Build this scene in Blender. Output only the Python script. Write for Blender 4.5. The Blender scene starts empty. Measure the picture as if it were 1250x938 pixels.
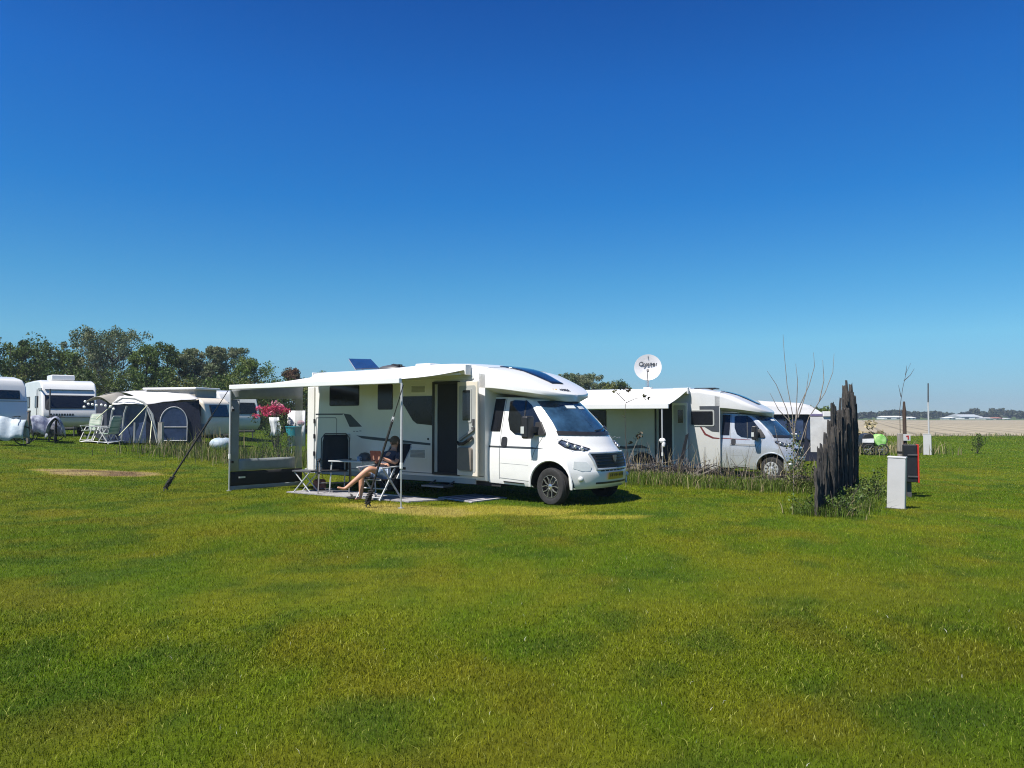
import bpy, bmesh, math, random
import numpy as np
from mathutils import Vector, Matrix
from mathutils.geometry import tessellate_polygon

random.seed(7)
RNG = np.random.default_rng(11)
S = bpy.context.scene
C = S.collection
PI = math.pi
R = math.radians
CAMH = 1.62


# ------------------------------------------------------------------ helpers
def sstep(a, b, x):
    t = np.clip((x - a) / (b - a), 0, 1)
    return t * t * (3 - 2 * t)


def ter(x, y):
    """height of the ground: rises to the left camp, dips to the right"""
    x = np.asarray(x, float); y = np.asarray(y, float)
    k = sstep(8, 23, y)
    return (0.66 * sstep(-7, -21, x) - 0.30 * sstep(2, 8.5, x)) * k


def tz(x, y):
    return float(ter(x, y))


def vnoise(x, y, seed=0):
    xi = np.floor(x).astype(int); yi = np.floor(y).astype(int)
    xf = x - xi; yf = y - yi
    u = xf * xf * (3 - 2 * xf); v = yf * yf * (3 - 2 * yf)

    def h(a, b):
        n = np.sin(a * 127.1 + b * 311.7 + seed * 74.7) * 43758.5453
        return n - np.floor(n)
    return (h(xi, yi) * (1 - u) + h(xi + 1, yi) * u) * (1 - v) + (h(xi, yi + 1) * (1 - u) + h(xi + 1, yi + 1) * u) * v


def fbm(x, y, s, seed=0, o=3):
    r = 0; a = 0.5; t = 0
    for i in range(o):
        r = r + a * vnoise(x / s + 13.7 * i, y / s - 7.3 * i, seed + i); t += a
        a *= 0.55; s *= 0.5
    return r / t


class M:
    def __init__(s):
        s.v = []; s.f = []; s.m = []

    def add(s, vs, fs, mi=0):
        o = len(s.v)
        s.v += [tuple(p) for p in vs]
        s.f += [tuple(i + o for i in f) for f in fs]
        s.m += [mi] * len(fs)
        return s

    def box(s, c, d, rot=None, mi=0):
        P = []
        for z in (-1, 1):
            for x, y in ((-1, -1), (1, -1), (1, 1), (-1, 1)):
                p = Vector((x * d[0] / 2, y * d[1] / 2, z * d[2] / 2))
                if rot is not None: p = rot @ p
                P.append(p + Vector(c))
        return s.add(P, [(3, 2, 1, 0), (4, 5, 6, 7), (0, 1, 5, 4), (1, 2, 6, 5), (2, 3, 7, 6), (3, 0, 4, 7)], mi)

    def bar(s, p, q, w, h=None, mi=0):
        p = Vector(p); q = Vector(q); d = q - p
        rot = d.to_track_quat('X', 'Z').to_matrix()
        return s.box((p + q) / 2, (d.length, w, h or w), rot, mi)

    def tube(s, pts, r, n=8, mi=0):
        pts = [Vector(p) for p in pts]
        if not isinstance(r, (list, tuple)): r = [r] * len(pts)
        P = []; F = []
        a0 = None
        for i, p in enumerate(pts):
            d = (pts[min(i + 1, len(pts) - 1)] - pts[max(i - 1, 0)]).normalized()
            if a0 is None:
                a0 = d.orthogonal().normalized()
            a0 = (a0 - d * a0.dot(d))
            a0 = a0.normalized() if a0.length > 1e-6 else d.orthogonal().normalized()
            b = d.cross(a0)
            for k in range(n):
                t = 2 * PI * k / n
                P.append(p + (a0 * math.cos(t) + b * math.sin(t)) * r[i])
        for i in range(len(pts) - 1):
            for k in range(n):
                F.append((i * n + k, i * n + (k + 1) % n, (i + 1) * n + (k + 1) % n, (i + 1) * n + k))
        F.append(tuple(range(n - 1, -1, -1))); e = (len(pts) - 1) * n
        F.append(tuple(e + k for k in range(n)))
        return s.add(P, F, mi)

    def prism(s, poly, a, b, plane='xz', mi=0):
        """polygon given in (x,z) extruded from y=a to y=b (or plane 'xy' extruded in z, 'yz' extruded in x)"""
        def mk(p, t):
            return {'xz': (p[0], t, p[1]), 'xy': (p[0], p[1], t), 'yz': (t, p[0], p[1])}[plane]
        n = len(poly)
        V = [mk(p, a) for p in poly] + [mk(p, b) for p in poly]
        F = [tuple(range(n)), tuple(range(2 * n - 1, n - 1, -1))]
        F += [(i, i + n, (i + 1) % n + n, (i + 1) % n) for i in range(n)]
        return s.add(V, F, mi)

    def lathe(s, prof, c=(0, 0, 0), axis='z', n=24, mi=0, closed=False):
        P = []; F = []
        for r, h in prof:
            for k in range(n):
                t = 2 * PI * k / n; a, b = r * math.cos(t), r * math.sin(t)
                q = {'z': (a, b, h), 'y': (a, h, b), 'x': (h, a, b)}[axis]
                P.append(Vector(q) + Vector(c))
        m = len(prof)
        for i in range(m if closed else m - 1):
            j = (i + 1) % m
            for k in range(n):
                F.append((i * n + k, i * n + (k + 1) % n, j * n + (k + 1) % n, j * n + k))
        return s.add(P, F, mi)

    def sheet(s, fn, us, vs, mi=0):
        V = [fn(u, v) for u in us for v in vs]; k = len(vs)
        F = [(i * k + j, i * k + j + 1, (i + 1) * k + j + 1, (i + 1) * k + j) for i in range(len(us) - 1) for j in range(k - 1)]
        return s.add(V, F, mi)

    def loft(s, secs, mi=0, caps=True):
        n = len(secs[0]); V = [p for q in secs for p in q]; F = []
        for i in range(len(secs) - 1):
            for k in range(n):
                F.append((i * n + k, i * n + (k + 1) % n, (i + 1) * n + (k + 1) % n, (i + 1) * n + k))
        if caps:
            F.append(tuple(range(n - 1, -1, -1))); e = (len(secs) - 1) * n
            F.append(tuple(e + k for k in range(n)))
        return s.add(V, F, mi)

    def ball(s, c, r, n=10, mi=0):
        r = r if isinstance(r, (tuple, list)) else (r, r, r)
        P = []; F = []; h = n // 2
        for i in range(h + 1):
            p = PI * i / h
            for k in range(n):
                t = 2 * PI * k / n
                P.append((c[0] + r[0] * math.sin(p) * math.cos(t), c[1] + r[1] * math.sin(p) * math.sin(t), c[2] + r[2] * math.cos(p)))
        for i in range(h):
            for k in range(n):
                F.append((i * n + k, (i + 1) * n + k, (i + 1) * n + (k + 1) % n, i * n + (k + 1) % n))
        return s.add(P, F, mi)

    def xform(s, mat):
        s.v = [tuple(mat @ Vector(p)) for p in s.v]; return s

    def build(s, name, mats, parent=None, bevel=0.0, smooth=32, fixn=True, solid=0.0):
        me = bpy.data.meshes.new(name)
        me.from_pydata(s.v, [], s.f)
        if not isinstance(mats, (list, tuple)): mats = [mats]
        for m in mats: me.materials.append(m)
        me.polygons.foreach_set('material_index', s.m)
        if fixn:
            b = bmesh.new(); b.from_mesh(me)
            bmesh.ops.remove_doubles(b, verts=b.verts, dist=1e-5)
            bmesh.ops.recalc_face_normals(b, faces=b.faces)
            b.to_mesh(me); b.free()
        me.update()
        if smooth:
            me.polygons.foreach_set('use_smooth', [True] * len(me.polygons))
            me.set_sharp_from_angle(angle=R(smooth))
        o = bpy.data.objects.new(name, me); C.objects.link(o)
        if parent: o.parent = parent
        if solid:
            k = o.modifiers.new('t', 'SOLIDIFY'); k.thickness = solid; k.offset = 0
        if bevel:
            k = o.modifiers.new('b', 'BEVEL'); k.width = bevel; k.segments = 2; k.limit_method = 'ANGLE'; k.angle_limit = R(35)
            k.harden_normals = True
        return o


def npmesh(name, V, F, mats, parent=None, col=None, mi=None):
    """V (n,3), F (m,k) with equal-sided faces"""
    me = bpy.data.meshes.new(name)
    V = np.ascontiguousarray(V, np.float32); F = np.ascontiguousarray(F, np.int32)
    me.vertices.add(len(V)); me.vertices.foreach_set('co', V.ravel())
    me.loops.add(F.size); me.loops.foreach_set('vertex_index', F.ravel())
    me.polygons.add(len(F)); me.polygons.foreach_set('loop_start', np.arange(0, F.size, F.shape[1], dtype=np.int32))
    me.update(calc_edges=True)
    for m in (mats if isinstance(mats, (list, tuple)) else [mats]): me.materials.append(m)
    if col is not None:
        a = me.attributes.new('tint', 'FLOAT_COLOR', 'POINT')
        a.data.foreach_set('color', np.ascontiguousarray(np.c_[col, np.ones(len(col))], np.float32).ravel())
    o = bpy.data.objects.new(name, me); C.objects.link(o)
    if parent: o.parent = parent
    return o


def tag(o, label, cat, group=None, kind=None):
    o['label'] = label
    o['category'] = cat
    if group: o['group'] = group
    if kind: o['kind'] = kind
    return o


def thing(name, label, cat, loc=(0, 0, 0), rz=0.0, group=None):
    o = bpy.data.objects.new(name, None); C.objects.link(o)
    o.empty_display_size = 0.1
    o.location = loc; o.rotation_euler = (0, 0, rz)
    return tag(o, label, cat, group)


def copy_tree(o, parent=None):
    c = o.copy(); C.objects.link(c)
    if parent: c.parent = parent
    for ch in list(o.children): copy_tree(ch, c)
    return c


# ------------------------------------------------------------------ materials
def mat(name, col, rough=0.5, metal=0.0, var=0.0, vs=3.0, bump=0.0, bs=40.0, coat=0.0, spec=0.5, col2=None, stretch=None, trans=0.0):
    m = bpy.data.materials.new(name); m.use_nodes = True
    N = m.node_tree.nodes; L = m.node_tree.links
    p = N['Principled BSDF']
    p.inputs['Base Color'].default_value = (*col, 1)
    p.inputs['Roughness'].default_value = rough; p.inputs['Metallic'].default_value = metal
    p.inputs['Coat Weight'].default_value = coat; p.inputs['Coat Roughness'].default_value = 0.05
    p.inputs['Specular IOR Level'].default_value = spec
    tc = N.new('ShaderNodeTexCoord'); src = tc.outputs['Object']
    if stretch:
        mp = N.new('ShaderNodeMapping'); mp.inputs['Scale'].default_value = stretch
        L.new(src, mp.inputs['Vector']); src = mp.outputs['Vector']
    if var or col2:
        n = N.new('ShaderNodeTexNoise'); n.inputs['Scale'].default_value = vs; n.inputs['Detail'].default_value = 6
        n.inputs['Roughness'].default_value = 0.65
        L.new(src, n.inputs['Vector'])
        r = N.new('ShaderNodeValToRGB')
        a = tuple(c * (1 - var) for c in col); b = col2 or tuple(min(1, c * (1 + var)) for c in col)
        r.color_ramp.elements[0].position = 0.35; r.color_ramp.elements[1].position = 0.65
        r.color_ramp.elements[0].color = (*a, 1); r.color_ramp.elements[1].color = (*b, 1)
        L.new(n.outputs['Fac'], r.inputs['Fac']); L.new(r.outputs['Color'], p.inputs['Base Color'])
        rm = N.new('ShaderNodeMapRange'); rm.inputs['To Min'].default_value = max(0, rough - 0.08); rm.inputs['To Max'].default_value = min(1, rough + 0.08)
        L.new(n.outputs['Fac'], rm.inputs['Value']); L.new(rm.outputs['Result'], p.inputs['Roughness'])
    if bump:
        n2 = N.new('ShaderNodeTexNoise'); n2.inputs['Scale'].default_value = bs; n2.inputs['Detail'].default_value = 4
        L.new(src, n2.inputs['Vector'])
        bp = N.new('ShaderNodeBump'); bp.inputs['Strength'].default_value = bump; bp.inputs['Distance'].default_value = 0.02
        L.new(n2.outputs['Fac'], bp.inputs['Height']); L.new(bp.outputs['Normal'], p.inputs['Normal'])
    if trans:
        tr = N.new('ShaderNodeBsdfTranslucent'); mx = N.new('ShaderNodeMixShader'); mx.inputs['Fac'].default_value = trans
        tr.inputs['Color'].default_value = (*col, 1)
        L.new(p.outputs[0], mx.inputs[1]); L.new(tr.outputs[0], mx.inputs[2])
        L.new(mx.outputs[0], N['Material Output'].inputs['Surface'])
    return m


def tintmat(name, rough=0.6, trans=0.3, hs=0.0, spec=0.25, vnoise_scale=0.0):
    """colour from the mesh's own tint attribute (blade by blade / leaf by leaf)"""
    m = bpy.data.materials.new(name); m.use_nodes = True
    N = m.node_tree.nodes; L = m.node_tree.links
    p = N['Principled BSDF']; p.inputs['Roughness'].default_value = rough; p.inputs['Specular IOR Level'].default_value = spec
    a = N.new('ShaderNodeAttribute'); a.attribute_name = 'tint'; src = a.outputs['Color']
    if vnoise_scale:
        tc = N.new('ShaderNodeTexCoord'); n = N.new('ShaderNodeTexNoise'); n.inputs['Scale'].default_value = vnoise_scale; n.inputs['Detail'].default_value = 8
        n.inputs['Roughness'].default_value = 0.75
        L.new(tc.outputs['Object'], n.inputs['Vector'])
        mr = N.new('ShaderNodeMapRange'); mr.inputs['From Min'].default_value = 0.25; mr.inputs['From Max'].default_value = 0.75
        mr.inputs['To Min'].default_value = 0.55; mr.inputs['To Max'].default_value = 1.4
        L.new(n.outputs['Fac'], mr.inputs['Value'])
        mx = N.new('ShaderNodeMix'); mx.data_type = 'RGBA'; mx.blend_type = 'MULTIPLY'; mx.inputs['Factor'].default_value = 1
        L.new(src, mx.inputs['A']); L.new(mr.outputs['Result'], mx.inputs['B']); src = mx.outputs['Result']
        bp = N.new('ShaderNodeBump'); bp.inputs['Strength'].default_value = 0.6; bp.inputs['Distance'].default_value = 0.05
        L.new(n.outputs['Fac'], bp.inputs['Height']); L.new(bp.outputs['Normal'], p.inputs['Normal'])
    L.new(src, p.inputs['Base Color'])
    if trans:
        tr = N.new('ShaderNodeBsdfTranslucent'); mx = N.new('ShaderNodeMixShader'); mx.inputs['Fac'].default_value = trans
        L.new(src, tr.inputs['Color'])
        L.new(p.outputs[0], mx.inputs[1]); L.new(tr.outputs[0], mx.inputs[2])
        L.new(mx.outputs[0], N['Material Output'].inputs['Surface'])
    return m


def film(name, tint=(0.9, 0.92, 0.9), amount=0.85, col=(0.5, 0.52, 0.5)):
    m = bpy.data.materials.new(name); m.use_nodes = True
    N = m.node_tree.nodes; L = m.node_tree.links; p = N['Principled BSDF']
    p.inputs['Base Color'].default_value = (*col, 1); p.inputs['Roughness'].default_value = 0.15
    t = N.new('ShaderNodeBsdfTransparent'); t.inputs['Color'].default_value = (*tint, 1)
    tc = N.new('ShaderNodeTexCoord'); n = N.new('ShaderNodeTexNoise'); n.inputs['Scale'].default_value = 2.0; n.inputs['Detail'].default_value = 3
    L.new(tc.outputs['Object'], n.inputs['Vector'])
    mr = N.new('ShaderNodeMapRange'); mr.inputs['To Min'].default_value = amount - 0.06; mr.inputs['To Max'].default_value = amount + 0.06
    L.new(n.outputs['Fac'], mr.inputs['Value'])
    mx = N.new('ShaderNodeMixShader')
    L.new(mr.outputs['Result'], mx.inputs['Fac']); L.new(p.outputs[0], mx.inputs[1]); L.new(t.outputs[0], mx.inputs[2])
    L.new(mx.outputs[0], N['Material Output'].inputs['Surface'])
    return m


white = mat('white_gelcoat', (0.70, 0.70, 0.685), 0.22, var=0.03, vs=1.2, coat=0.3)
offwhite = mat('offwhite_panel', (0.72, 0.72, 0.69), 0.35, var=0.04, vs=1.5)
creamw = mat('cream_panel', (0.68, 0.62, 0.52), 0.45, var=0.05, vs=2)
greypanel = mat('grey_panel', (0.36, 0.37, 0.36), 0.5, var=0.06, vs=2)
greywhite = mat('greyed_white_gelcoat', (0.54, 0.54, 0.53), 0.25, var=0.05, vs=1.2, coat=0.2)
silver = mat('silver_paint', (0.44, 0.465, 0.49), 0.28, metal=0.35, var=0.04, coat=0.4)
glass = mat('dark_glass', (0.010, 0.013, 0.017), 0.04, var=0.3, vs=1.0, spec=0.6)
wsglass = mat('windscreen_glass', (0.022, 0.055, 0.10), 0.03, var=0.7, vs=1.4, spec=0.9)  # blue base and strong mottling are a painted sky reflection
acryl = mat('tinted_acrylic', (0.012, 0.013, 0.016), 0.12, var=0.3, vs=1.0, spec=0.35)
bluegl = mat('skylight_glass', (0.008, 0.018, 0.045), 0.06, var=0.3, vs=1.0)
blackp = mat('black_plastic', (0.018, 0.018, 0.02), 0.45, var=0.2, vs=8, bump=0.1)
decal = mat('dark_decal', (0.045, 0.05, 0.056), 0.4, var=0.15, vs=3)
greyd = mat('grey_decal', (0.22, 0.23, 0.24), 0.4, var=0.1)
redd = mat('dark_red_decal', (0.14, 0.03, 0.03), 0.4, var=0.1)
rubber = mat('tyre_rubber', (0.022, 0.022, 0.023), 0.85, var=0.25, vs=12, bump=0.3, bs=60)
alloy = mat('bright_alloy', (0.62, 0.62, 0.63), 0.28, metal=0.9, var=0.05)
gunm = mat('black_rim', (0.012, 0.012, 0.013), 0.3, var=0.2)
steelw = mat('wheel_cover_silver', (0.55, 0.56, 0.57), 0.35, metal=0.5, var=0.06)
alu = mat('anodised_aluminium', (0.62, 0.63, 0.64), 0.35, metal=0.7, var=0.05, vs=10)
lightgreytube = mat('light_grey_tube', (0.46, 0.47, 0.48), 0.4, var=0.06, vs=10)
lampg = mat('headlamp_glass', (0.16, 0.20, 0.27), 0.08, metal=0.55, var=0.6, vs=9, spec=0.8)
lampbody = mat('pale_lens', (0.55, 0.58, 0.57), 0.15, var=0.1)
under = mat('underbody', (0.02, 0.02, 0.021), 0.8, var=0.2)
platey = mat('yellow_plate', (0.62, 0.38, 0.03), 0.4, var=0.05)
fabricw = mat('white_awning_fabric', (0.74, 0.74, 0.72), 0.75, var=0.05, vs=3, bump=0.1, bs=30, trans=0.03)
meshgrey = mat('grey_mesh_fabric', (0.27, 0.29, 0.31), 0.8, var=0.1, vs=5, bump=0.2, bs=200)
navy = mat('navy_tent_fabric', (0.011, 0.015, 0.034), 0.8, var=0.2, vs=2, bump=0.2, bs=15)
navywin = mat('navy_tent_window', (0.04, 0.06, 0.125), 0.22, var=0.3, vs=2)
tentgrey = mat('tent_grey_fabric', (0.55, 0.55, 0.56), 0.75, var=0.08, vs=2, bump=0.2, bs=10, trans=0.1)
tentbeige = mat('tent_taupe_fabric', (0.33, 0.31, 0.26), 0.75, var=0.1, vs=2, bump=0.2, bs=10)
blackfab = mat('black_sling_fabric', (0.012, 0.013, 0.017), 0.75, var=0.25, vs=6, bump=0.2, bs=120)
straps = mat('black_webbing', (0.015, 0.015, 0.016), 0.8, var=0.25, vs=10)
rugm = mat('grey_rug', (0.30, 0.29, 0.30), 0.9, var=0.18, vs=14, bump=0.6, bs=120)
rugm2 = mat('striped_mat', (0.42, 0.40, 0.42), 0.9, var=0.12, vs=10, bump=0.6, bs=120)
rugs = mat('mat_stripe', (0.10, 0.10, 0.14), 0.9, var=0.15, vs=10, bump=0.6, bs=120)
wood = mat('old_wood', (0.14, 0.115, 0.09), 0.85, var=0.4, vs=3, bump=0.6, bs=8, stretch=(6, 6, 0.6))
tarwood2 = mat('weathered_timber', (0.020, 0.018, 0.017), 0.85, col2=(0.11, 0.095, 0.08), var=0.2, vs=6, bump=1.0, bs=12, stretch=(12, 12, 0.5))
greywood = mat('grey_wood', (0.30, 0.28, 0.25), 0.85, var=0.25, vs=4, bump=0.5, bs=8, stretch=(6, 6, 0.7))
tarwood = mat('blackened_timber', (0.008, 0.008, 0.009), 0.85, col2=(0.075, 0.07, 0.066), var=0.2, vs=7, bump=1.0, bs=12, stretch=(14, 14, 0.5))
bark = mat('bark', (0.075, 0.062, 0.05), 0.9, var=0.35, vs=4, bump=0.6, bs=14, stretch=(3, 3, 0.6))
twig = mat('dry_twig', (0.21, 0.185, 0.155), 0.9, var=0.35, vs=6)
twigd = mat('dark_twig', (0.06, 0.05, 0.045), 0.9, var=0.3, vs=6)
skin = mat('skin', (0.52, 0.27, 0.18), 0.5, var=0.06, vs=6)
hairm = mat('hair', (0.11, 0.075, 0.045), 0.7, var=0.3, vs=20)
shirtm = mat('dark_shirt', (0.05, 0.05, 0.075), 0.85, var=0.3, vs=9, bump=0.3, bs=25)
shortm = mat('blue_print_shorts', (0.08, 0.20, 0.42), 0.85, col2=(0.55, 0.60, 0.66), vs=16, bump=0.2)
pinkm = mat('pink_fabric', (0.75, 0.06, 0.16), 0.8, var=0.2, vs=4, trans=0.25)
tealm = mat('teal_plastic', (0.03, 0.33, 0.42), 0.4, var=0.15)
clothw = mat('white_cloth', (0.72, 0.72, 0.74), 0.8, var=0.1, vs=3, bump=0.3, bs=8)
bluecov = mat('pale_blue_cover', (0.26, 0.34, 0.41), 0.6, col2=(0.50, 0.55, 0.58), vs=3, bump=0.5, bs=7)
purpcov = mat('patterned_cover', (0.12, 0.13, 0.20), 0.6, col2=(0.48, 0.50, 0.56), vs=6, bump=0.5, bs=9)
greensl = mat('green_stripe_fabric', (0.10, 0.20, 0.14), 0.8, col2=(0.55, 0.58, 0.50), vs=3, stretch=(0.3, 0.3, 6))
boxpost = mat('post_white_enamel', (0.47, 0.47, 0.47), 0.4, var=0.05, vs=3)
blackbox = mat('black_box', (0.014, 0.014, 0.018), 0.4, var=0.2)
redm = mat('red_plastic', (0.50, 0.035, 0.02), 0.45, var=0.1)
limem = mat('lime_fabric', (0.16, 0.50, 0.06), 0.6, col2=(0.42, 0.68, 0.26), var=0.2, vs=4)
bulbm = mat('white_bulb', (0.8, 0.8, 0.76), 0.3, var=0.02)
boardw = mat('weathered_white_board', (0.60, 0.60, 0.59), 0.6, var=0.1, vs=5)
barnw = mat('barn_wall', (0.72, 0.72, 0.70), 0.6, var=0.06, vs=0.3)
barnr = mat('barn_roof', (0.34, 0.37, 0.39), 0.6, var=0.1, vs=0.3)
brick = mat('brick_red', (0.28, 0.12, 0.08), 0.8, var=0.15, vs=1)
solarb = mat('solar_cells', (0.012, 0.035, 0.10), 0.12, var=0.2, vs=3)
darkgrey = mat('dark_grey', (0.07, 0.07, 0.075), 0.5, var=0.2, vs=5)
translu = film('grey_translucent_film', (0.80, 0.82, 0.80), 0.50, (0.30, 0.32, 0.32))
clear = film('clear_window_film', (0.86, 0.88, 0.86), 0.86, (0.35, 0.37, 0.35))
leafm = tintmat('leaves', 0.55, 0.25)
grassm = tintmat('grass_blades', 0.6, 0.25, spec=0.10)

# ------------------------------------------------------------------ world, sun, camera
SUN_D = Vector((0.74 * math.cos(R(58)), 0.67 * math.cos(R(58)), -math.sin(R(58)))).normalized()   # direction light travels
w = bpy.data.worlds.new('World'); S.world = w; w.use_nodes = True
nt = w.node_tree; bg = nt.nodes['Background']
sky = nt.nodes.new('ShaderNodeTexSky'); sky.sky_type = 'NISHITA'; sky.sun_disc = False
sky.sun_elevation = R(58); sky.sun_rotation = math.atan2(-SUN_D.x, -SUN_D.y)
sky.air_density = 1.0; sky.dust_density = 0.0; sky.ozone_density = 1.5; sky.altitude = 0
SKY_NODE = sky
SKYT = [(0.019, 0.257, 0.404, 0.679), (0.094, 0.299, 0.6, 0.785), (0.167, 0.208, 0.585, 0.828), (0.267, 0.105, 0.515, 0.921), (0.387, 0.083, 0.463, 0.981), (0.477, 0.067, 0.37, 0.874), (0.75, 0.078, 0.288, 0.644)]
tcw = nt.nodes.new('ShaderNodeTexCoord'); sx = nt.nodes.new('ShaderNodeSeparateXYZ'); rw = nt.nodes.new('ShaderNodeValToRGB')
nt.links.new(tcw.outputs['Generated'], sx.inputs[0]); nt.links.new(sx.outputs['Z'], rw.inputs['Fac'])
while len(rw.color_ramp.elements) < len(SKYT): rw.color_ramp.elements.new(0.5)
for e_, q_ in zip(rw.color_ramp.elements, SKYT): e_.position = q_[0]
for e_, q_ in zip(rw.color_ramp.elements, SKYT): e_.color = (q_[1], q_[2], q_[3], 1)
gm = nt.nodes.new('ShaderNodeMix'); gm.data_type = 'RGBA'; gm.blend_type = 'MULTIPLY'; gm.inputs['Factor'].default_value = 1
nt.links.new(sky.outputs[0], gm.inputs['A']); nt.links.new(rw.outputs[0], gm.inputs['B']); nt.links.new(gm.outputs['Result'], bg.inputs['Color'])
bg.inputs['Strength'].default_value = 0.085
sl = bpy.data.lights.new('sun', 'SUN'); sl.energy = 4.9; sl.angle = R(0.53); sl.color = (1.0, 0.95, 0.87)
so = bpy.data.objects.new('sun', sl); C.objects.link(so); so.rotation_euler = SUN_D.to_track_quat('-Z', 'Y').to_euler(); so.location = (-20, -20, 40)
cd = bpy.data.cameras.new('camera'); cam = bpy.data.objects.new('camera', cd); C.objects.link(cam)
cd.sensor_fit = 'HORIZONTAL'; cd.sensor_width = 36; cd.lens = 36 * 940 / 1250; cd.clip_end = 6000; cd.clip_start = 0.05
cam.location = (0, 0, CAMH); cam.rotation_euler = (R(90) + math.atan(39 / 940), 0, 0)
S.camera = cam
S.cycles.use_denoising = True; S.cycles.denoising_prefilter = 'NONE'; S.cycles.pixel_filter_type = 'BLACKMAN_HARRIS'; S.cycles.filter_width = 1.1
S.view_settings.view_transform = 'Standard'; S.view_settings.look = 'None'; S.view_settings.gamma = 1
S.view_settings.exposure = 0.7; S.view_settings.use_curve_mapping = False

# ------------------------------------------------------------------ ground
DRY = [(-10.9, 20.4, 1.7, 0.95, 1.3, 0.15), (-1.7, 13.4, 1.8, 0.65, 0.75, -0.5), (-0.1, 13.3, 1.4, 0.7, 0.55, -0.3), (1.45, 12.4, 0.8, 0.30, 0.5, 0.1),
       (-3.2, 12.4, 1.4, 0.5, 0.15, 0), (-1.0, 9.2, 0.8, 0.3, 0.12, 0)]


def dryness(x, y):
    d = np.zeros_like(x)
    for cx, cy, rx, ry, k, a in DRY:
        dx = x - cx; dy = y - cy
        u = (dx * math.cos(a) + dy * math.sin(a)) / rx; v = (-dx * math.sin(a) + dy * math.cos(a)) / ry
        q = np.sqrt(u * u + v * v) + 0.35 * (vnoise(x * 3.1, y * 3.1, 5) - 0.5)
        d = np.maximum(d, k * (1 - sstep(0.7, 1.08, q)))
    return d


def turf(x, y, jit=None):
    """the turf's own colour: green, olive, clover and dry patches"""
    n1 = fbm(x, y * 0.7, 1.1, 1); n2 = fbm(x, y * 0.7, 0.4, 9); n3 = fbm(x, y * 0.8, 4.0, 21); n4 = fbm(x, y * 0.75, 0.46, 33)
    green = np.array([0.098, 0.162, 0.005]); olive = np.array([0.166, 0.190, 0.008]); dark = np.array([0.054, 0.108, 0.008])
    straw = np.array([0.40, 0.31, 0.13]); brownish = np.array([0.185, 0.155, 0.010])
    o = sstep(0.38, 0.66, 0.55 * n1 + 0.25 * n2 + 0.2 * n3)[:, None]
    c = green * (1 - o) + olive * o
    dk = (0.66 * sstep(0.53, 0.72, n4))[:, None]
    c = c * (1 - dk) + dark * dk
    br = (0.38 * sstep(0.58, 0.74, fbm(x, y * 0.8, 0.8, 51)))[:, None]
    c = c * (1 - br) + brownish * br
    dq = dryness(x, y); dr = np.clip(dq, 0, 1)[:, None]
    far_ = sstep(0.6, 0.9, dq)[:, None]; c = c * (1 - dr) + (straw * far_ + np.array([0.50, 0.41, 0.06]) * (1 - far_)) * dr
    bn = (sstep(1.0, 1.25, dryness(x, y)) * sstep(0.38, 0.55, fbm(x, y, 0.8, 77)))[:, None] * 0.85
    c = c * (1 - bn) + np.array([0.17, 0.105, 0.06]) * bn
    fg = sstep(22, 40, y)[:, None]
    c = c * (1 - fg * 0.5) + np.array([0.090, 0.165, 0.003]) * fg * 0.5
    c = c * (1 - 0.22 * sstep(-2, 5, x + 0.4 * (6 - y)) * sstep(11, 5, y))[:, None]  # smoothly darker towards the near right
    if jit is not None:
        c = c * jit[:, None]
    return c


def axis(a, b, fine, ext):
    mid = np.arange(a, b + 1e-6, fine); out = []; stepv = fine; p = b
    while p < ext:
        stepv *= 1.25; p += stepv; out.append(p)
    neg = []; stepv = fine; p = a
    while p > -ext:
        stepv *= 1.25; p -= stepv; neg.append(p)
    return np.array(neg[::-1] + list(mid) + out)


gx = axis(-26, 26, 0.22, 4000); gy = axis(-2, 44, 0.22, 4000)
XX, YY = np.meshgrid(gx, gy); xf = XX.ravel(); yf = YY.ravel()
V = np.c_[xf, yf, ter(xf, yf)]
nx = len(gx); ny = len(gy)
ii = (np.arange(ny - 1)[:, None] * nx + np.arange(nx - 1)[None, :]).ravel()
F = np.c_[ii, ii + 1, ii + 1 + nx, ii + nx]
gmat = tintmat('turf_soil', 0.9, 0.0, spec=0.1, vnoise_scale=7.0)
go = npmesh('ground', V, F, gmat, col=turf(xf, yf) * 0.6)  # shade in the gaps between blades is put into this darker tint
go.data.polygons.foreach_set('use_smooth', [True] * len(go.data.polygons))
go['kind'] = 'structure'

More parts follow.
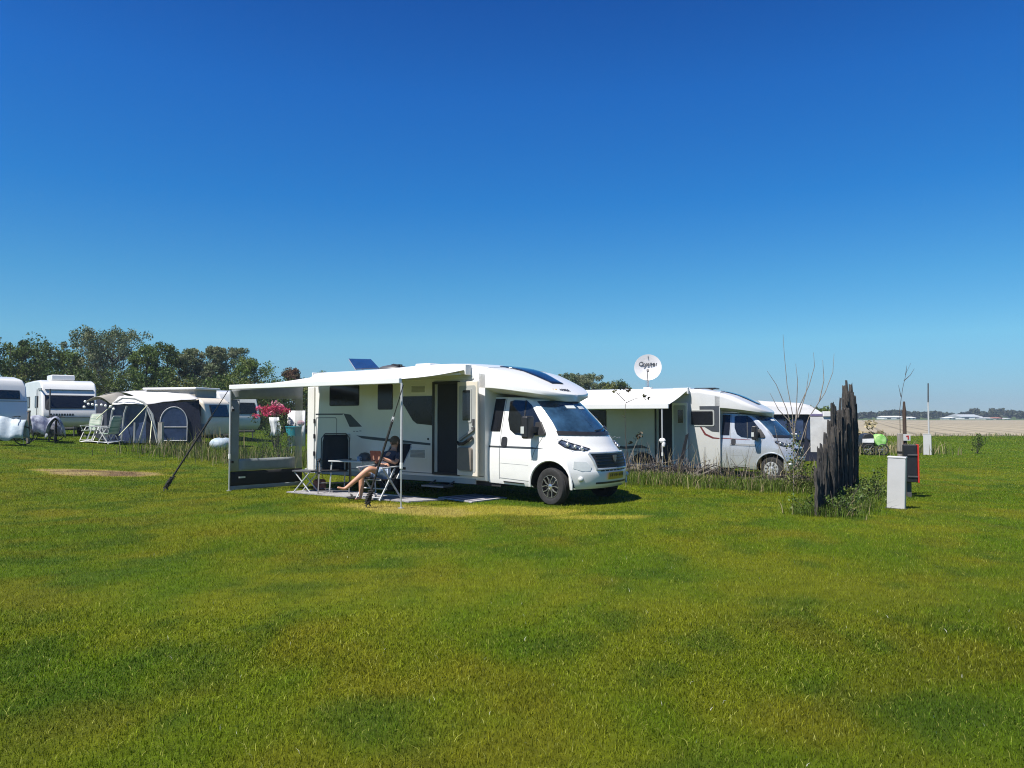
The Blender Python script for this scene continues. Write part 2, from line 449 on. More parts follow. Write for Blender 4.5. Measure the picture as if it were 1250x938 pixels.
# field of pale stubble / bulbs to the right
def field_mat():
    m = bpy.data.materials.new('field_rows'); m.use_nodes = True
    N = m.node_tree.nodes; L = m.node_tree.links; p = N['Principled BSDF']; p.inputs['Roughness'].default_value = 0.95
    p.inputs['Specular IOR Level'].default_value = 0.1
    tc = N.new('ShaderNodeTexCoord'); mp = N.new('ShaderNodeMapping'); mp.inputs['Rotation'].default_value = (0, 0, R(24))
    L.new(tc.outputs['Object'], mp.inputs['Vector'])
    wv = N.new('ShaderNodeTexWave'); wv.inputs['Scale'].default_value = 0.11; wv.inputs['Distortion'].default_value = 0.15
    wv.inputs['Detail'].default_value = 2; wv.wave_profile = 'SIN'; L.new(mp.outputs[0], wv.inputs['Vector'])
    r = N.new('ShaderNodeValToRGB'); e = r.color_ramp.elements
    e[0].position = 0.03; e[0].color = (0.20, 0.175, 0.13, 1); e[1].position = 0.14; e[1].color = (0.30, 0.262, 0.19, 1)
    L.new(wv.outputs['Fac'], r.inputs['Fac'])
    mp2 = N.new('ShaderNodeMapping'); mp2.inputs['Rotation'].default_value = (0, 0, R(24)); mp2.inputs['Scale'].default_value = (1.0, 0.05, 1)
    L.new(tc.outputs['Object'], mp2.inputs['Vector'])
    n = N.new('ShaderNodeTexNoise'); n.inputs['Scale'].default_value = 0.5; n.inputs['Detail'].default_value = 6; L.new(mp2.outputs[0], n.inputs['Vector'])
    mr = N.new('ShaderNodeMapRange'); mr.inputs['From Min'].default_value = 0.3; mr.inputs['From Max'].default_value = 0.7
    mr.inputs['To Min'].default_value = 0.72; mr.inputs['To Max'].default_value = 1.2; L.new(n.outputs['Fac'], mr.inputs['Value'])
    mx = N.new('ShaderNodeMix'); mx.data_type = 'RGBA'; mx.blend_type = 'MULTIPLY'; mx.inputs['Factor'].default_value = 1
    L.new(r.outputs[0], mx.inputs['A']); L.new(mr.outputs[0], mx.inputs['B']); L.new(mx.outputs['Result'], p.inputs['Base Color'])
    return m


fm = M(); xs = np.linspace(16, 420, 40); ys = np.linspace(74, 345, 40)
fm.sheet(lambda u, v: (u, v + 0.02 * (u - 16), tz(u, v) + 0.015), xs, ys)
fo = fm.build('field', field_mat(), smooth=0); fo['kind'] = 'structure'
fm = M(); fm.sheet(lambda u, v: (u, v, tz(u, v) + 0.02), np.linspace(16, 700, 20), np.linspace(352, 560, 12))
fo = fm.build('meadow', mat('meadow_green', (0.055, 0.085, 0.018), 0.9, var=0.2, vs=0.05), smooth=0); fo['kind'] = 'structure'


# ------------------------------------------------------------------ grass blades
def blades(name, x, y, h, wd, label, lean=0.8, tints=None, seg=1):
    n = len(x)
    z = ter(x, y)
    ang = RNG.uniform(0, 2 * PI, n); ld = RNG.uniform(0, 2 * PI, n); lv = RNG.normal(0, lean, n) * h
    dx = np.cos(ang) * wd / 2; dy = np.sin(ang) * wd / 2
    lx = np.cos(ld) * lv; ly = np.sin(ld) * lv
    if tints is None:
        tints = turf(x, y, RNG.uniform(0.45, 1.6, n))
        sel = RNG.random(n) < 0.06
        tints[sel] = np.array([0.36, 0.38, 0.08]) * RNG.uniform(0.6, 1.15, sel.sum())[:, None]  # pale tint paints bright highlights onto some strands
        sel = (RNG.random(n) < 0.0006) & (y < 9)
        tints[sel] = np.array([0.75, 0.74, 0.66])
    a = np.c_[x - dx, y - dy, z - 0.005]; b = np.c_[x + dx, y + dy, z - 0.005]
    if seg == 1:
        t = np.c_[x + lx, y + ly, z + h]
        V = np.stack([a, b, t], 1).reshape(-1, 3); F = np.arange(3 * n).reshape(-1, 3); col = np.repeat(tints, 3, 0)
    else:
        m1 = np.c_[x - dx * 0.8 + lx * 0.35, y - dy * 0.8 + ly * 0.35, z + h * 0.6]; m2 = np.c_[x + dx * 0.8 + lx * 0.35, y + dy * 0.8 + ly * 0.35, z + h * 0.6]
        t1 = np.c_[x - dx * 0.15 + lx * 1.2, y - dy * 0.15 + ly * 1.2, z + h]; t2 = np.c_[x + dx * 0.15 + lx * 1.2, y + dy * 0.15 + ly * 1.2, z + h]
        V = np.stack([a, b, m2, m1, t2, t1], 1).reshape(-1, 3); k = np.arange(n)[:, None] * 6
        F = np.concatenate([k + np.array([[0, 1, 2, 3]]), k + np.array([[3, 2, 4, 5]])], 0); col = np.repeat(tints, 6, 0)
    o = npmesh(name, V, F, grassm, col=col)
    return tag(o, label, 'grass', kind='stuff')


RUGS = [[(-4.75, 16.3), (-4.1, 16.95), (-1.3, 14.85), (-1.93, 14.45)], [(-1.45, 15.2), (-0.75, 15.85), (-0.1, 15.15), (-0.75, 14.4)]]


def inpoly(x, y, poly):
    r = np.zeros(len(x), bool); n = len(poly)
    for i in range(n):
        x1, y1 = poly[i]; x2, y2 = poly[(i + 1) % n]
        c = ((y1 > y) != (y2 > y)) & (x < (x2 - x1) * (y - y1) / (y2 - y1 + 1e-12) + x1)
        r ^= c
    return r


def scatter(d0, d1, rho, tanw=0.78, side=1.2):
    wmax = d1 * tanw + side
    n = int(rho * 2 * wmax * (d1 - d0))
    x = RNG.uniform(-wmax, wmax, n); y = RNG.uniform(d0, d1, n)
    k = np.abs(x) < y * tanw + side
    x = x[k]; y = y[k]
    for rg in RUGS:
        k = ~inpoly(x, y, rg); x = x[k]; y = y[k]
    k = ~((x > 14) & (y > 73.5 + 0.02 * (x - 16)))
    x = x[k]; y = y[k]
    k = RNG.random(len(x)) > 0.8 * np.clip(dryness(x, y) - 0.5, 0, 1)
    return x[k], y[k]


def lawn(d0, d1, rho, hlo, hhi, wd, seg, name='lawn_grass', label='short mown lawn grass, green with yellowish dry patches'):
    lo, hi = d0 * 0.82, d1 * 1.18
    x, y = scatter(lo, hi, rho)
    keep = RNG.random(len(x)) < (sstep(lo, d0 * 1.18, y) if d0 > 3 else 1.0) * (1 - sstep(d1 * 0.82, hi, y))
    x = x[keep]; y = y[keep]
    hn = 0.75 + 0.6 * fbm(x, y, 0.8, 33)
    h = RNG.uniform(hlo, hhi, len(x)) * hn
    return blades(name, x, y, h, RNG.uniform(0.6, 1.3, len(x)) * wd * np.clip(y / (0.5 * (d0 + d1)), 0.6, 1.5), label, seg=seg)


LAWN_PARTS = [(2.4, 6.0, 7500, 0.011, 0.030, 0.0034, 2), (6.0, 11, 3600, 0.013, 0.033, 0.0050, 1), (11, 20, 1350, 0.016, 0.036, 0.0085, 1),
              (20, 36, 360, 0.02, 0.04, 0.016, 1), (36, 74, 80, 0.03, 0.06, 0.034, 1)]
los = [lawn(*a) for a in LAWN_PARTS]


def join_np(objs):
    """one lawn, one object"""
    bm = bmesh.new()
    for o in objs: bm.from_mesh(o.data)
    me = objs[0].data
    bm.to_mesh(me); bm.free()
    for o in objs[1:]: bpy.data.objects.remove(o)


join_np(los)


def tall(name, label, x, y, hlo, hhi, wd, drymix=0.3, lean=0.35):
    n = len(x)
    g = np.array([0.085, 0.13, 0.018]); d = np.array([0.33, 0.28, 0.15])
    k = (RNG.random(n) < drymix)[:, None]
    t = np.where(k, d, g) * RNG.uniform(0.6, 1.35, n)[:, None]
    return blades(name, x, y, RNG.uniform(hlo, hhi, n), RNG.uniform(0.6, 1.3, n) * wd, label, lean=lean, tints=t, seg=2)


def band(n, p, q, wdt):
    t = RNG.random(n); o = RNG.normal(0, wdt, n)
    dx = q[0] - p[0]; dy = q[1] - p[1]; l = math.hypot(dx, dy)
    return p[0] + dx * t - dy / l * o, p[1] + dy * t + dx / l * o


parts = []
x, y = band(6000, (2.3, 19.2), (8.0, 18.6), 0.55)
tall('rough_grass', 'unmown grass tufts in front of the silver motorhome and its dry stick hedge', x, y, 0.08, 0.32, 0.014, 0.12)
x, y = band(300, (2.6, 20.4), (8.4, 20.0), 0.35)
tall('dry_stalks', 'dry pale grass stalks standing along the stick hedge', x, y, 0.3, 0.95, 0.012, 0.9, 0.22)
x, y = band(6000, (5.05, 12.6), (8.7, 19.0), 0.30)
tall('weed_clump', 'green weeds growing round the foot of the blackened timber palisade', x, y, 0.05, 0.24, 0.012, 0.10, 0.6)
x, y = band(480, (-16.5, 33.8), (-11.6, 33.0), 0.45)
tall('reed_stalks', 'tall dry stalks and grass between the tent awning and the lawn', x, y, 0.2, 1.0, 0.02, 0.62, 0.2)
x, y = band(3000, (-13.5, 29.0), (-5.0, 24.5), 0.8)
tall('meadow_strip', 'rough meadow strip of yellow green grass behind the awning', x, y, 0.12, 0.6, 0.02, 0.35, 0.3)
x, y = band(1300, (10, 71), (60, 73), 1.2)
tall('verge_grass', 'rough grass verge along the near edge of the pale field', x, y, 0.10, 0.38, 0.05, 0.5, 0.3)
x, y = band(1800, (14.5, 40), (22, 41), 1.5)
tall('scrub_grass', 'brownish rough grass around the green bicycle trailer', x, y, 0.2, 0.7, 0.03, 0.6, 0.3)

# ------------------------------------------------------------------ motorhomes (x forward from the front axle, right side at negative y)
ROWS = [  # xc, z, half width, setback at the edge, power, crown drop
    (0.80, 0.30, 0.96, 0.30, 2.6, 0), (0.87, 0.36, 0.985, 0.35, 2.6, 0), (0.905, 0.50, 1.0, 0.385, 2.6, 0), (0.905, 0.60, 1.0, 0.385, 2.6, 0),
    (0.885, 0.645, 1.0, 0.37, 2.5, 0), (0.865, 0.80, 1.0, 0.40, 2.4, 0), (0.825, 0.93, 1.0, 0.44, 2.2, 0), (0.785, 0.985, 0.99, 0.46, 2.1, 0.0),
    (0.70, 1.06, 0.98, 0.45, 2.0, 0.0), (0.60, 1.165, 0.965, 0.44, 2.0, 0.01), (0.48, 1.275, 0.94, 0.43, 2.0, -0.03),
    (0.27, 1.48, 0.885, 0.41, 2.0, -0.02), (0.04, 1.70, 0.83, 0.39, 2.0, -0.01), (-0.22, 1.95, 0.77, 0.37, 2.0, 0.03), (-0.52, 2.0, 0.75, 0.28, 2.0, 0.03), (-1.47, 2.02, 0.75, 0.0, 2.0, 0.03)]


def srow(s):
    i = min(int(s), len(ROWS) - 2); t = s - i
    return [a + (b - a) * t for a, b in zip(ROWS[i], ROWS[i + 1])]


def spt(s, v, off=0.0):
    def q(s, v):
        xc, z, w_, c, p, dz = srow(max(0, min(s, len(ROWS) - 1.0001)))
        a = abs(v)
        return Vector((xc - c * a ** p, w_ * v, z - dz * a * a))
    p0 = q(s, v)
    if off:
        e = 0.05
        n = (q(s + e, v) - q(s - e, v)).cross(q(s, v + e) - q(s, v - e))
        n.normalize()
        if n.x < 0: n = -n
        p0 = p0 + n * off
    return p0


ROWS = [((x_ * (1 - 0.16 * min(1, max(0, (x_ - 0.25) / 0.5)))) if x_ > 0 else x_, *r_) for x_, *r_ in ROWS]
EZ = sorted([(r[1] - r[5], r[2]) for r in ROWS])


def wz(z):
    if z <= EZ[0][0]: return EZ[0][1]
    for (a, b), (c, d) in zip(EZ, EZ[1:]):
        if z <= c: return b + (d - b) * (z - a) / max(1e-6, c - a)
    return EZ[-1][1]


def cab_patch(M_, poly, off, sg=-1, thick=0.012, mi=0):
    """polygon (x,z) laid on the cab side following its curvature"""
    b = bmesh.new()
    vs = [b.verts.new((p[0], 0, p[1])) for p in poly]
    for t in tessellate_polygon([[Vector((p[0], p[1], 0)) for p in poly]]):
        try: b.faces.new([vs[i] for i in t])
        except ValueError: pass
    for z in (0.42, 0.6, 0.8, 0.95, 1.06, 1.165, 1.3, 1.42, 1.54, 1.66, 1.78, 1.9, 1.97):
        bmesh.ops.bisect_plane(b, geom=b.verts[:] + b.edges[:] + b.faces[:], plane_co=(0, 0, z), plane_no=(0, 0, 1))
    b.verts.index_update()
    base = [v.co.copy() for v in b.verts]
    out = [Vector((c.x, sg * (wz(c.z) + off), c.z)) for c in base]
    F = [tuple(v.index for v in f.verts) for f in b.faces]
    if thick:
        n = len(out); inn = [Vector((c.x, sg * (wz(c.z) + off - thick), c.z)) for c in base]
        FB = [tuple(n + i for i in reversed(f)) for f in F]
        SD = []
        for e in b.edges:
            if len(e.link_faces) == 1:
                i, j = e.verts[0].index, e.verts[1].index
                SD.append((i, j, n + j, n + i))
        M_.add(out + inn, F + FB + SD, mi)
    else:
        M_.add(out, F, mi)
    b.free(); return M_


def sheet_patch(M_, pts, off, mi=0, thick=0.01):
    """closed outline in (s,v) on the front sheet, fan-filled through its centroid"""
    cs = sum(p[0] for p in pts) / len(pts); cv = sum(p[1] for p in pts) / len(pts)
    V = []; n = len(pts); K = 4
    for k in range(1, K + 1):
        for p in pts:
            V.append(spt(cs + (p[0] - cs) * k / K, cv + (p[1] - cv) * k / K, off))
    V.append(spt(cs, cv, off)); F = []
    for i in range(n): F.append((n * K, i, (i + 1) % n))
    for k in range(K - 1):
        for i in range(n): F.append((k * n + i, (k + 1) * n + i, (k + 1) * n + (i + 1) % n, k * n + (i + 1) % n))
    o = len(V)
    for p in pts: V.append(spt(p[0], p[1], off - thick))
    for i in range(n): F.append(((K - 1) * n + i, o + i, o + (i + 1) % n, (K - 1) * n + (i + 1) % n))
    return M_.add(V, F, mi)


def round_poly(x0, z0, x1, z1, r, n=4):
    P = []
    for cx, cz, a in ((x1 - r, z1 - r, 0), (x0 + r, z1 - r, 90), (x0 + r, z0 + r, 180), (x1 - r, z0 + r, 270)):
        for k in range(n + 1):
            t = R(a + 90 * k / n); P.append((cx + r * math.cos(t), cz + r * math.sin(t)))
    return P


def text_mesh(body, size, extr=0.002, name='lettering', m=None, parent=None, mtx=None, shear=0.0, bold=0.0, spacing=1.0):
    cu = bpy.data.curves.new('lettering', 'FONT'); cu.body = body; cu.size = size; cu.extrude = extr; cu.align_x = 'CENTER'; cu.align_y = 'CENTER'
    cu.shear = shear; cu.offset = bold; cu.space_character = spacing
    o = bpy.data.objects.new('lettering', cu); C.objects.link(o)
    bpy.context.view_layer.update()
    me = bpy.data.meshes.new_from_object(o.evaluated_get(bpy.context.evaluated_depsgraph_get()))
    bpy.data.objects.remove(o)
    if mtx is not None: me.transform(mtx)
    me.materials.clear(); me.materials.append(m)
    q = bpy.data.objects.new(name, me); C.objects.link(q)
    if parent: q.parent = parent
    return q


def side_m(x, y, z):
    """text upright on the right-hand side wall, reading towards +x"""
    return Matrix.Translation((x, y, z)) @ Matrix.Rotation(R(90), 4, 'X')


def add_wheel(root, x, y, r, style, steer=0.0):
    sg = -1 if y < 0 else 1
    T = Matrix.Translation((x, y, r)) @ Matrix.Rotation(steer, 4, 'Z')
    wdt = 0.215
    hub = M(); rr = 0.62 * r
    # rim barrel, open outwards (axis y, outside at sg)
    hub.lathe([(rr, sg * wdt * 0.40), (rr * 0.97, sg * wdt * 0.43), (rr * 0.90, sg * wdt * 0.30), (rr * 0.86, sg * wdt * 0.05), (rr * 0.3, sg * wdt * 0.1), (0.001, sg * wdt * 0.12)], axis='y', n=32)
    hub.xform(T)
    h = hub.build('wheel', gunm if style == 'y' else steelw, root, smooth=40)
    ty = M(); a = wdt / 2
    ty.lathe([(rr, -a * 0.8), (r * 0.80, -a), (r * 0.95, -a * 0.93), (r, -a * 0.72), (r, a * 0.72), (r * 0.95, a * 0.93), (r * 0.80, a), (rr * 0.99, a * 0.82)], axis='y', n=44)
    for g in (-0.35, 0, 0.35):   # tread grooves, standing as ribs
        ty.lathe([(r, a * (g - 0.13)), (r + 0.007, a * (g - 0.12)), (r + 0.007, a * (g + 0.12)), (r, a * (g + 0.13))], axis='y', n=44)
    ty.xform(T); ty.build('tyre', rubber, h, smooth=40)
    rm = M(); yo = sg * wdt * 0.40
    if style == 'y':
        for k in range(5):
            t0 = 2 * PI * k / 5 + PI / 2
            for dt in (-0.27, 0.27):
                p0 = (rr * 0.25 * math.cos(t0 + dt * 0.9), yo, rr * 0.25 * math.sin(t0 + dt * 0.9))
                p1 = (rr * 0.55 * math.cos(t0 + dt * 0.8), yo, rr * 0.55 * math.sin(t0 + dt * 0.8))
                p2 = (rr * 0.95 * math.cos(t0 + dt * 1.45), yo, rr * 0.95 * math.sin(t0 + dt * 1.45))
                rm.bar(p0, p1, 0.03, 0.012); rm.bar(p1, p2, 0.03, 0.013)
        rm.lathe([(rr * 0.24, yo - sg * 0.02), (rr * 0.24, yo + sg * 0.008), (rr * 0.15, yo + sg * 0.016), (0.001, yo + sg * 0.016)], axis='y', n=16)
        rm.lathe([(rr * 0.965, yo - 0.008), (rr * 0.965, yo + 0.006), (rr * 0.99, yo + 0.006), (rr * 0.99, yo - 0.008)], axis='y', n=32, closed=True)
    else:
        for k in range(9):
            t = 2 * PI * k / 9
            rm.prism([(rr * math.cos(t - 0.10) * 0.35, rr * math.sin(t - 0.10) * 0.35), (rr * math.cos(t - 0.22) * 0.93, rr * math.sin(t - 0.22) * 0.93),
                      (rr * math.cos(t + 0.22) * 0.93, rr * math.sin(t + 0.22) * 0.93), (rr * math.cos(t + 0.10) * 0.35, rr * math.sin(t + 0.10) * 0.35)], yo - 0.02, yo + 0.006)
        rm.lathe([(rr * 0.4, yo - 0.02), (rr * 0.4, yo + sg * 0.012), (rr * 0.18, yo + sg * 0.03), (0.001, yo + sg * 0.03)], axis='y', n=20)
        rm.lathe([(rr * 0.90, yo - 0.01), (rr * 0.90, yo + 0.012), (rr * 1.0, yo + 0.012), (rr * 1.0, yo - 0.01)], axis='y', n=32, closed=True)
    rm.xform(T); rm.build('rim', alloy if style == 'y' else steelw, h, smooth=35)
    return h


def motorhome(root, L, paint, body_paint, roof_z, ws, second=False):
    """L: rear wall x; paint: cab; body_paint: living body"""
    WB = 1.1; AX = -0.02 if not second else 0.03; AR = 0.335 if not second else 0.34; AC = 0.45
    # ---- cab shell
    cs = M(); vs = [i / 8 for i in range(-8, 9)]
    cs.sheet(lambda s, v: spt(s, v), [k / 2 for k in range(0, 2 * (len(ROWS) - 1) + 1)], vs)
    edge = [spt(s / 2, -1) for s in range(0, 2 * (len(ROWS) - 1) + 1)]
    arch = [(AX + AC * math.cos(t), 0.355 + AC * math.sin(t)) for t in [R(180 - 12 * k) for k in range(0, 16)]]
    poly = [(p.x, p.z) for p in edge] + [(-1.47, 0.34), (-0.42, 0.30)] + arch + [(0.5, 0.31)]
    for sg in (-1, 1): cab_patch(cs, poly, 0.0, sg, 0)
    cab = cs.build('cab', paint, root, smooth=42)
    # wheel arch liners and lips, one per side
    ring = [(AX + (AC + 0.012) * math.cos(R(180 - 15 * k)), 0.33 + (AC + 0.012) * math.sin(R(180 - 15 * k))) for k in range(13)]
    for sg in (-1, 1):
        al = M(); al.prism(ring, sg * 0.62, sg * 0.6)
        al.sheet(lambda u, v: (ring[u][0], v, ring[u][1]), list(range(13)), [sg * 0.61, sg * 0.985])
        al.build('wheel_arch_liner', under, cab, fixn=False)
        fl = M()
        pts = [(AX + (AC + 0.01) * math.cos(t), sg * 1.003, 0.355 + (AC + 0.01) * math.sin(t)) for t in [R(185 - 12 * k) for k in range(0, 17)]]
        fl.tube(pts, 0.022, 6); fl.build('wheel_arch_lip', paint, cab)
    # ---- windscreen
    wsm = M()
    wsm.sheet(lambda s, v: spt(s, v, 0.006), [10.12 + k * (2.75 / 10) for k in range(11)], [k / 10 * 0.93 for k in range(-10, 11)])
    wsm.build('windscreen', wsglass, cab, smooth=60)
    for s_, v0, v1 in ((12.45, -0.42, -0.14), (12.4, -0.04, 0.24)):
        tg = M(); tg.sheet(lambda s, v: spt(s, v, 0.012), [s_ - 0.22, s_], [v0, (v0 + v1) / 2, v1]); tg.build('windscreen_tag', lampbody, cab, smooth=0)
    wb = M(); wb.sheet(lambda s, v: spt(s, v, 0.012), [9.75, 9.9, 10.1, 10.2], [k / 10 * 0.95 for k in range(-10, 11)])
    wb.build('scuttle_panel', blackp, cab, smooth=60)
    wi = M()
    for a, b in ((-0.15, 0.45), (0.35, 0.86)):
        wi.tube([spt(10.25, a, 0.03), spt(10.35, (a + b) / 2, 0.03), spt(10.55, b, 0.03)], 0.012, 5)
    wi.build('wiper', blackp, cab)
    # ---- grille, bumper pieces, lamps
    g = M(); g.sheet(lambda s, v: spt(s, v * (0.50 + 0.035 * (s - 4)), 0.012), [4.15, 4.4, 4.8, 5.2, 5.6, 5.9], [k / 6 for k in range(-6, 7)])
    grille = g.build('grille', blackp, cab, smooth=50)
    g = M()
    for s in (4.5, 4.9, 5.3, 5.65):
        g.tube([spt(s, v / 6 * 0.5, 0.018) for v in range(-6, 7)], 0.012, 4)
    g.build('grille_bar', blackp, grille)
    g = M()
    for s, k in ((4.02, 0.52), (6.05, 0.60)): g.tube([spt(s, v / 8 * k, 0.014) for v in range(-8, 9)], 0.022, 6)
    for sg in (-1, 1): g.tube([spt(s, sg * (0.52 + 0.04 * (s - 4)), 0.012) for s in (4.02, 4.5, 5, 5.5, 6.05)], 0.022, 6)
    g.build('grille_surround', silver, grille)
    em = M(); c0 = spt(5.2, 0, 0.03)
    em.prism([(-0.055, 0.06), (0.055, 0.06), (0.045, -0.02), (0.0, -0.08), (-0.045, -0.02)], c0.x - 0.01, c0.x + 0.012, 'yz').v
    em.v = [(x, y_, z + c0.z) for x, y_, z in em.v]
    em.build('badge', alloy, grille)
    lo = M()
    lo.sheet(lambda s, v: spt(s, v, 0.006), [1.15, 1.3, 1.4], [k / 6 * 0.55 for k in range(-6, 7)])
    for k in range(-3, 4): lo.sheet(lambda s, v: spt(s, v, 0.006), [3.15, 3.75], [k * 0.13 - 0.05, k * 0.13, k * 0.13 + 0.05])
    lo.build('bumper_slot', blackp, cab, smooth=0)
    pl = M(); pl.sheet(lambda s, v: spt(s, v, 0.03), [1.75, 2.85], [-0.27, -0.14, 0, 0.14, 0.27])
    plate = pl.build('number_plate', platey, cab, smooth=0)
    for v in (-0.21, -0.15, -0.07, 0.0, 0.09, 0.16, 0.22):
        pc = M()
        for a, b, c, d in ((2.05, v, 2.55, v), (2.55, v, 2.55, v + 0.03), (2.3, v, 2.3, v + 0.03)):
            pc.bar(spt(a, b, 0.034), spt(c, d + (0.0001 if a == c else 0), 0.034), 0.012, 0.006)
        pc.build('plate_character', blackp, plate)
    for sg in (-1, 1):
        hl = M()
        out = [(9.15, .93), (8.6, .80), (7.9, .62), (7.35, .52), (7.05, .60), (7.25, .80), (7.9, .92), (8.7, .985)]
        sheet_patch(hl, [(a, sg * b) for a, b in out], 0.008)
        h = hl.build('headlight', lampg, cab, smooth=50)
        for s, v in ((7.45, .66), (7.85, .76), (8.3, .86)):
            lm = M(); p = spt(s, sg * v, 0.012); lm.ball(p, 0.045, 10); lm.build('lamp_reflector', alloy, h)
        hb = M(); hb.tube([spt(a, sg * b, 0.01) for a, b in out + out[:1]], 0.010, 5); hb.build('headlight_frame', blackp, h)
        fg = M(); sheet_patch(fg, [(a, sg * b) for a, b in ((5.0, .90), (4.9, .70), (4.3, .62), (3.6, .66), (3.5, .80), (4.2, .93))], 0.006)
        fg.build('bumper_insert', lampbody if not second else silver, cab, smooth=50)
        fo = M(); p = spt(1.9, sg * 0.83, 0.012); fo.ball(p, 0.05, 12); fo.build('fog_lamp', lampbody, cab)
        # ---- side of the cab
        dg = M()
        win = [(-1.10, 1.90), (-1.0, 1.925), (-0.70, 1.91), (-0.58, 1.83), (-0.24, 1.42), (-0.22, 1.36), (-0.30, 1.29), (-0.52, 1.23), (-0.86, 1.27), (-1.0, 1.36), (-1.08, 1.55)]
        cab_patch(dg, win, 0.005, sg)
        sw = dg.build('side_window', glass, cab, smooth=50)
        dv = M(); cab_patch(dv, [(-0.735, 1.92), (-0.705, 1.92), (-0.66, 1.24), (-0.69, 1.24)], 0.010, sg); dv.build('window_divider', blackp, sw)
        seam = M()
        for q in ([(-1.205, 0.42), (-1.19, 0.42), (-1.19, 1.96), (-1.205, 1.96)], [(-1.19, 0.435), (-0.47, 0.40), (-0.47, 0.41), (-1.19, 0.447)],
                  [(-0.455, 0.80), (-0.44, 0.80), (-0.36, 1.0), (-0.375, 1.0)], [(-0.375, 1.0), (-0.36, 1.0), (-0.2, 1.25), (-0.215, 1.25)], [(-1.18, 0.72), (-0.52, 0.70), (-0.52, 0.705), (-1.18, 0.725)]):
            cab_patch(seam, q, 0.002, sg, 0.004)
        seam.build('door_seam', greyd, cab)
        hd = M(); cab_patch(hd, round_poly(-1.165, 1.03, -1.03, 1.225, 0.05), 0.018, sg, 0.02); hd.build('door_handle', blackp, cab, bevel=0.006)
        sl_ = M(); cab_patch(sl_, [(-1.1, 0.36), (-0.62, 0.345), (-0.62, 0.365), (-1.1, 0.385)], 0.01, sg); sl_.build('sill_step', blackp, cab)
        # mirror
        mr = M(); yb = sg * (wz(1.36) + 0.004)
        cab_patch(mr, [(-0.40, 1.26), (-0.17, 1.26), (-0.15, 1.30), (-0.30, 1.52), (-0.42, 1.50)], 0.03, sg, 0.05)
        mr.bar((-0.36, yb, 1.36), (-0.40, yb + sg * 0.16, 1.38), 0.10, 0.12)
        mi_ = mr.build('mirror', blackp, cab, bevel=0.012)
        mh = M(); mh.box((-0.42, yb + sg * 0.225, 1.41), (0.15, 0.23, 0.42)); mh.build('mirror_housing', blackp, mi_, bevel=0.04)
        mg = M(); mg.box((-0.497, yb + sg * 0.215, 1.42), (0.006, 0.16, 0.30)); mg.build('mirror_glass', alloy, mi_)
        ml = M(); ml.box((-0.455, yb + sg * 0.341, 1.36), (0.075, 0.012, 0.13)); ml.build('indicator', lampbody, mi_, bevel=0.004)
        dk = M()
        cab_patch(dk, [(-1.465, 1.32), (-1.225, 1.32), (-1.225, 1.955), (-1.465, 1.955)], 0.004, sg)
        dk.build('dark_cab_panel', acryl, cab)
        st = M()
        if not second:
            cab_patch(st, [(-1.465, 1.015), (-0.5, 1.005), (-0.18, 1.02), (-0.5, 1.045), (-1.465, 1.05)], 0.003, sg, 0.004)
            st.build('side_stripe', decal, cab)
        else:
            cab_patch(st, [(-1.465, 1.215), (-0.6, 1.185), (-0.6, 1.20), (-1.465, 1.245)], 0.003, sg, 0.004)
            st.build('side_stripe', redd, cab)
            s2 = M(); cab_patch(s2, [(-1.19, 1.02), (-0.42, 1.0), (-0.42, 1.06), (-1.19, 1.08)], 0.012, sg, 0.014); s2.build('rub_strip', greyd, cab)
        ds = M()
        for k, (dx, dz) in enumerate(((0, 0.02), (0.05, 0.0), (0.09, 0.025), (0.14, 0.005), (0.2, 0.015))):
            cab_patch(ds, [(0.1 + dx, 1.17 + dz), (0.13 + dx, 1.175 + dz), (0.15 + dx, 1.19 + dz), (0.11 + dx, 1.185 + dz)], 0.003, sg, 0.004)
        ds.build('fender_script', greyd, cab)
    # ---- luton hood over the cab
    dz = roof_z - 2.70
    ST = [(-1.62, 2.62, 2.16, 1.1, .13), (-1.35, 2.57, 2.15, 1.1, .14), (-1.1, 2.505, 2.125, 1.095, .15), (-0.85, 2.40, 2.095, 1.075, .15), (-0.65, 2.31, 2.065, 1.03, .13), (-0.48, 2.235, 2.04, 0.95, .10),
          (-0.34, 2.16, 2.015, 0.84, .07), (-0.24, 2.11, 1.995, 0.70, .05), (-0.17, 2.07, 1.985, 0.50, .035), (-0.125, 2.045, 1.985, 0.28, .025), (-0.11, 2.03, 1.99, 0.1, .015)]

    def ztop(x):
        for (a, b) in zip(ST, ST[1:]):
            if x <= b[0]:
                t = (x - a[0]) / (b[0] - a[0]); return a[1] + dz * (1 - max(0, min(1, (x + 1.6) / 1.4))) + (b[1] - a[1]) * max(t, -3)
        return ST[-1][1]

    secs = []
    for x, zt, zb, w_, r in ST:
        zt = zt + dz * (1 - max(0, min(1, (x + 1.6) / 1.4)))
        half = []
        cr = 0.05 * w_
        half.append((0, zb - 0.09)); half.append((max(w_ - 0.30, w_ * .5), zb - 0.09)); half.append((w_ - 0.015 * w_, zb)); half.append((w_, zb + 0.012))
        for k in range(5):
            t = R(90 * k / 4); half.append((w_ - r + r * math.cos(t), zt - r + r * math.sin(t) - cr * 0.7))
        half.append((w_ * 0.45, zt - cr * 0.2)); half.append((0, zt))
        full = [(x, y_, z) for y_, z in half] + [(x, -y_, z) for y_, z in half[-2:0:-1]]
        secs.append(full)
    lu = M().loft(secs); hood = lu.build('roof_hood', body_paint, root, smooth=28)
    sk = M()
    def skw(x): return 0.20 + 0.26 * max(0, min(1, (-0.6 - x) / 1.0))
